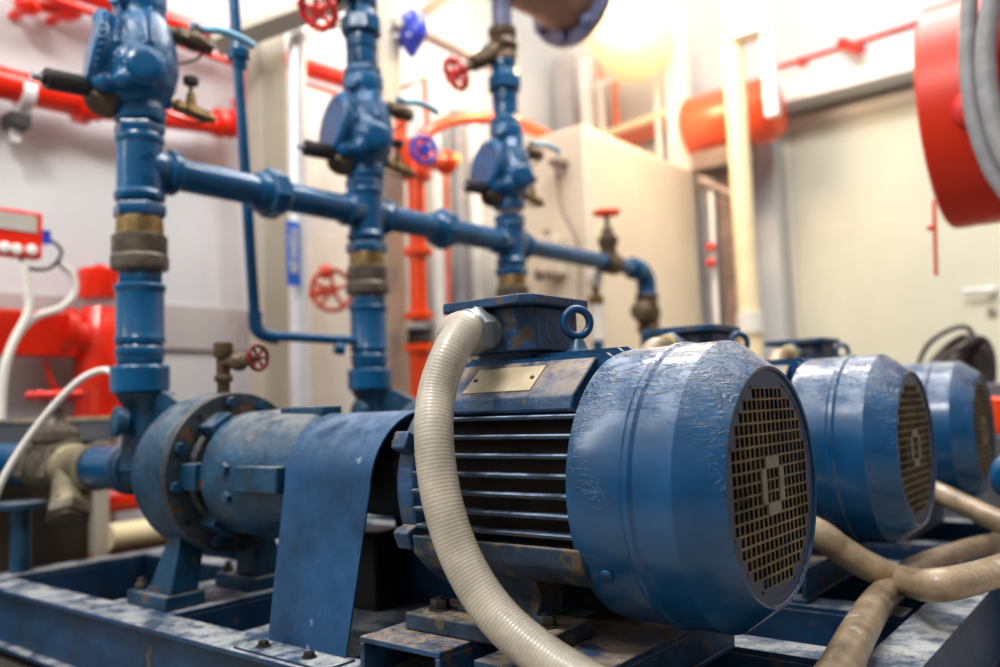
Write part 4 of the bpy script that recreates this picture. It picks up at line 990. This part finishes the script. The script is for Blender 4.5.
for x, l in ((599, 'left one of two orange vertical pipes behind the railing'), (613, 'right one of two orange vertical pipes behind the railing')):
    a = at(x, 50, 'y', 4.08); b = at(x + 2, 160, 'y', 4.08); tag(MB().cyl((b.x, b.y, 0), a, .030, seg=16).build('orange_pipe', 'orange'), l, 'pipe')
a = at(600, 150, 'y', 4.10); b = at(690, 112, 'y', 4.10)
tag(MB().tube([a, b], .075, 18).build('orange_pipe', 'orange'), 'thick orange pipe slanting behind the railing above the cabinet', 'pipe')
# orange tank
q = at(735, 118, 'y', 3.85); r_ = .20
t = thing('red_tank', (q.x, q.y, q.z - .2), 'orange-red horizontal tank behind the cream post, lit by the lamp', 'tank')
MB().lathe(q + Vector((-.28, .0, 0)), (1, 0, 0), [(-.06, .08), (-.03, .16), (0, .195), (.50, .195), (.55, .16), (.57, .08)], 36).build('shell', 'orange', t)
MB().b(q.x - .26, q.x + .1, q.y - .10, q.y + .1, q.z - .30, q.z - .19).build('cradle', 'greybrown', t)
tag(bar(B(700, 180, 3.55), B(740, 200, 3.55), .03).build('steel_brace', 'greybrown'), 'brown bracing bar under the orange-red tank', 'brace')
t = thing('red_tap', B(711, 270, 3.5), 'two small red taps on a slim white pipe right of the cabinet', 'tap')
MB().cyl((B(712, 300, 3.55).x, 3.55, 0), B(711, 180, 3.55), .016).build('pipe', 'white_paint', t)
for y in (247, 263): MB().sphere(B(711, y, 3.5), .025).cyl(B(706, y, 3.5), B(716, y, 3.5), .014).build('tap', 'red2', t)
# cream round post with box on top
yp = 3.2; a = at(750, 320, 'y', yp)
t = thing('cream_post', (a.x, yp, 0), 'cream round post with a square box head, left of the doorway', 'post')
MB().cyl((a.x, yp, 0), (a.x, yp, at(750, 36, 'y', yp).z), .056, seg=24).build('post', 'tankbeige', t)
MB().cyl((a.x, yp, at(750, 334, 'y', yp).z), (a.x, yp, at(750, 312, 'y', yp).z), .068, seg=24).build('collar', 'jamb', t)
x0, x1 = at(729, 20, 'y', yp).x, at(764, 20, 'y', yp).x
MB().b(x0, x1, yp - .07, yp + .07, at(750, 38, 'y', yp).z, at(750, -60, 'y', yp).z).build('box_head', 'white_paint', t, bevel=.004)
x0, x1 = at(763, 60, 'y', yp).x, at(775, 60, 'y', yp).x
MB().b(x0 + .001, x1, yp - .03, yp + .03, at(766, 118, 'y', yp).z, at(766, -60, 'y', yp).z).build('trunking', 'white_paint', t)

# sprinkler pipe on back wall
t = thing('sprinkler_pipe', at(850, 45, 'y', YW - .014), 'thin red sprinkler pipe on the wall above the doorway', 'pipe')
MB().tube([at(764, 71, 'y', YW - .014), at(1010, -6, 'y', YW - .014)], .012, 10).build('pipe_run', 'red2', t)
MB().tube([at(841, 42, 'y', YW - .014), at(861, 50, 'y', YW - .1)], .032, 14).build('tee', 'red', t); MB().cyl(at(799, 62, 'y', YW - .014), at(806, 60, 'y', YW - .014), .028).build('clip', 'red2', t)

# scattering volume added to give the lamp its warm bloom
hz = MB().sphere(lp, 1.0, (1.25, 1.2, 1.1), 32).build('haze', 'wall', origin=lp); hz['kind'] = 'stuff'
hz['label'] = 'thin haze volume added for the warm bloom round the high lamp'; hz['category'] = 'haze'
hm = bpy.data.materials.new('bloom_haze'); hm.use_nodes = True; hn_ = hm.node_tree; hn_.nodes.remove(hn_.nodes['Principled BSDF'])
vs = hn_.nodes.new('ShaderNodeVolumeScatter'); vs.inputs['Anisotropy'].default_value = .35; vs.inputs['Color'].default_value = (1, .90, .76, 1)
vt = hn_.nodes.new('ShaderNodeTexCoord'); vl = hn_.nodes.new('ShaderNodeVectorMath'); vl.operation = 'LENGTH'
hn_.links.new(vt.outputs['Object'], vl.inputs[0])
vr = hn_.nodes.new('ShaderNodeMapRange'); vr.inputs[1].default_value = .1; vr.inputs[2].default_value = 1.1; vr.inputs[3].default_value = .42; vr.inputs[4].default_value = 0
hn_.links.new(vl.outputs['Value'], vr.inputs[0]); hn_.links.new(vr.outputs[0], vs.inputs['Density'])
hn_.links.new(vs.outputs[0], hn_.nodes['Material Output'].inputs['Volume']); hz.data.materials[0] = hm

# ------------------------------------------------------------------ hose reel, right
rc = Vector((-.10, 1.90, 1.58))
t = thing('hose_reel', (rc.x, rc.y, 0), 'large red hose reel drum at the upper right edge', 'reel')
MB().lathe(rc, (1, 0, 0), [(0, .10), (0, .343), (.008, .351), (.02, .352), (.50, .352), (.508, .343), (.508, .10)], 96).build('drum', 'hose_red', t, smooth=25)
MB().cyl((.35, 1.9, 1.56), (.70, 1.9, 1.56), .05).b(.62, .72, 1.85, 1.95, 0, 1.62).build('stand', 'hose_red', t)
MB().sphere((.03, 1.56, 1.50), .045, (1, .5, 1.2)).build('latch', 'red2', t)
hn = lambda x, y, Y: at(x, y, 'y', Y)
h1 = spline([hn(972, -60, 1.55), hn(969, 0, 1.53), hn(968, 60, 1.528), hn(973, 110, 1.53), hn(984, 150, 1.54), hn(1000, 182, 1.55), hn(1030, 215, 1.56), hn(1070, 225, 1.56)], 8)
h2 = spline([hn(1000, -60, 1.50), hn(992, 0, 1.50), hn(986, 50, 1.50), hn(989, 95, 1.50), hn(1000, 140, 1.50), hn(1020, 175, 1.50), hn(1060, 190, 1.50)], 8)
tag(MB().tube(h1, .024, 14).build('flat_hose', 'hose_grey'), 'grey hose hanging over the red drum, the left one of the two', 'hose')
tag(MB().tube(h2, .027, 14).build('flat_hose', 'hose_grey'), 'grey hose hanging over the red drum, nearest the right photo edge', 'hose')
tag(MB().cyl(at(934, 200, 'y', 1.9), at(936, 272, 'y', 1.9), .006, seg=8).sphere(at(936, 273, 'y', 1.9), .008).sphere(at(930, 228, 'y', 1.9), .010).build('pull_cord', 'orangewheel'), 'thin pull cord hanging below the red hose reel', 'cord')
# black cable bundle
t = thing('cable_bundle', at(970, 400, 'y', 3.2), 'heap of black cables behind the farthest motor at the right', 'cables')
YB = 2.6
rnd = random.Random(3); mb = MB()
for k in range(16):
    ox, oy = rnd.uniform(-10, 12), rnd.uniform(-10, 10)
    mb.tube(spline([at(925 + ox * .5, 378 + oy * .5, 'y', YB), at(950 + ox, 358 + oy, 'y', YB + rnd.uniform(-.1, .1)), at(972 + ox, 348 + oy, 'y', YB), at(985 + ox * .7, 372 + oy, 'y', YB), at(978 + ox, 420, 'y', YB)], 6), .018, 8)
mb.build('cable_heap', 'blackish', t)
MB().tube(spline([at(915, 372, 'y', YB), at(928, 345, 'y', YB), at(950, 330, 'y', YB), at(968, 328, 'y', YB), at(976, 345, 'y', YB)], 8), .009, 8).build('loose_loop', 'blackish', t)
q0 = at(950, 385, 'y', YB)
tag(MB().b(q0.x - .15, q0.x + .5, YB - .15, YB + .25, 0, q0.z).build('grey_crate', 'greyshelf', bevel=.006), 'grey crate carrying the heap of black cables', 'crate')
qa = at(985, 434, 'y', 2.3); qb = at(985, 397, 'y', 2.3)
tag(MB().b(qa.x, qa.x + .35, 2.2, 2.42, 0, qa.z).build('dark_crate', 'greyshelf', bevel=.006), 'dark crate under the orange box at the right edge', 'crate')
tag(MB().b(qa.x, qa.x + .30, 2.22, 2.40, qa.z + .001, qb.z).build('orange_box', 'orange', bevel=.01), 'orange box glimpsed beside the farthest motor at the right edge', 'box')

# ------------------------------------------------------------------ light
sc = bpy.context.scene
w = bpy.data.worlds.new('world'); sc.world = w; w.use_nodes = True
nt = w.node_tree; bg = nt.nodes['Background']
tc = nt.nodes.new('ShaderNodeTexCoord'); sp = nt.nodes.new('ShaderNodeSeparateXYZ'); nt.links.new(tc.outputs['Generated'], sp.inputs[0])
cr = nt.nodes.new('ShaderNodeValToRGB'); nt.links.new(sp.outputs[2], cr.inputs[0])
cr.color_ramp.elements[0].position = 0; cr.color_ramp.elements[0].color = (.10, .095, .09, 1)
cr.color_ramp.elements[1].position = .75; cr.color_ramp.elements[1].color = (1, .98, .96, 1)
xr = nt.nodes.new('ShaderNodeMapRange'); xr.inputs[1].default_value = -.2; xr.inputs[2].default_value = .9; xr.inputs[3].default_value = 1.0; xr.inputs[4].default_value = .35
nt.links.new(sp.outputs[0], xr.inputs[0])
wm = nt.nodes.new('ShaderNodeVectorMath'); wm.operation = 'SCALE'; nt.links.new(cr.outputs[0], wm.inputs[0]); nt.links.new(xr.outputs[0], wm.inputs['Scale'])
nt.links.new(wm.outputs[0], bg.inputs['Color']); bg.inputs['Strength'].default_value = 1.45
def area(loc, tgt, size, power, col=(1, 1, 1), sy=None):
    l = bpy.data.lights.new('area_light', 'AREA'); l.size = size; l.energy = power; l.color = col
    if sy: l.shape = 'RECTANGLE'; l.size_y = sy
    o = bpy.data.objects.new('area_light', l); COL.objects.link(o); o.location = loc
    o.rotation_euler = (Vector(tgt) - Vector(loc)).to_track_quat('-Z', 'Y').to_euler(); return o
area((-.6, -1.6, 3.4), (-.7, .3, .6), .8, 66, (1, .98, .95), .4)
area((-1.2, 2.2, 3.9), (-.9, 1.0, .5), 2.2, 62, (1, .97, .93), .5)
area((-.2, 1.6, 4.3), (-2.2, 4.2, 1.6), 1.6, 72, (1, .985, .97), .8)
area((-.9, .2, 4.0), (-3.0, 1.2, 1.2), 1.6, 16, (1, .99, .98), .8)
area((-2.2, -1.7, 2.6), (-1.5, .3, 1.2), .12, 16, (1, 1, 1), 1.6)
l = bpy.data.lights.new('lamp_light', 'POINT'); l.energy = 46; l.color = (1, .64, .32); l.shadow_soft_size = .15
o = bpy.data.objects.new('lamp_light', l); COL.objects.link(o); o.location = lp + Vector((.05, -.25, -.1))
sc.view_settings.view_transform = 'Standard'; sc.view_settings.look = 'None'; sc.view_settings.exposure = .28; sc.view_settings.gamma = .90
for o in bpy.data.objects:
    if '_o' in o: del o['_o']
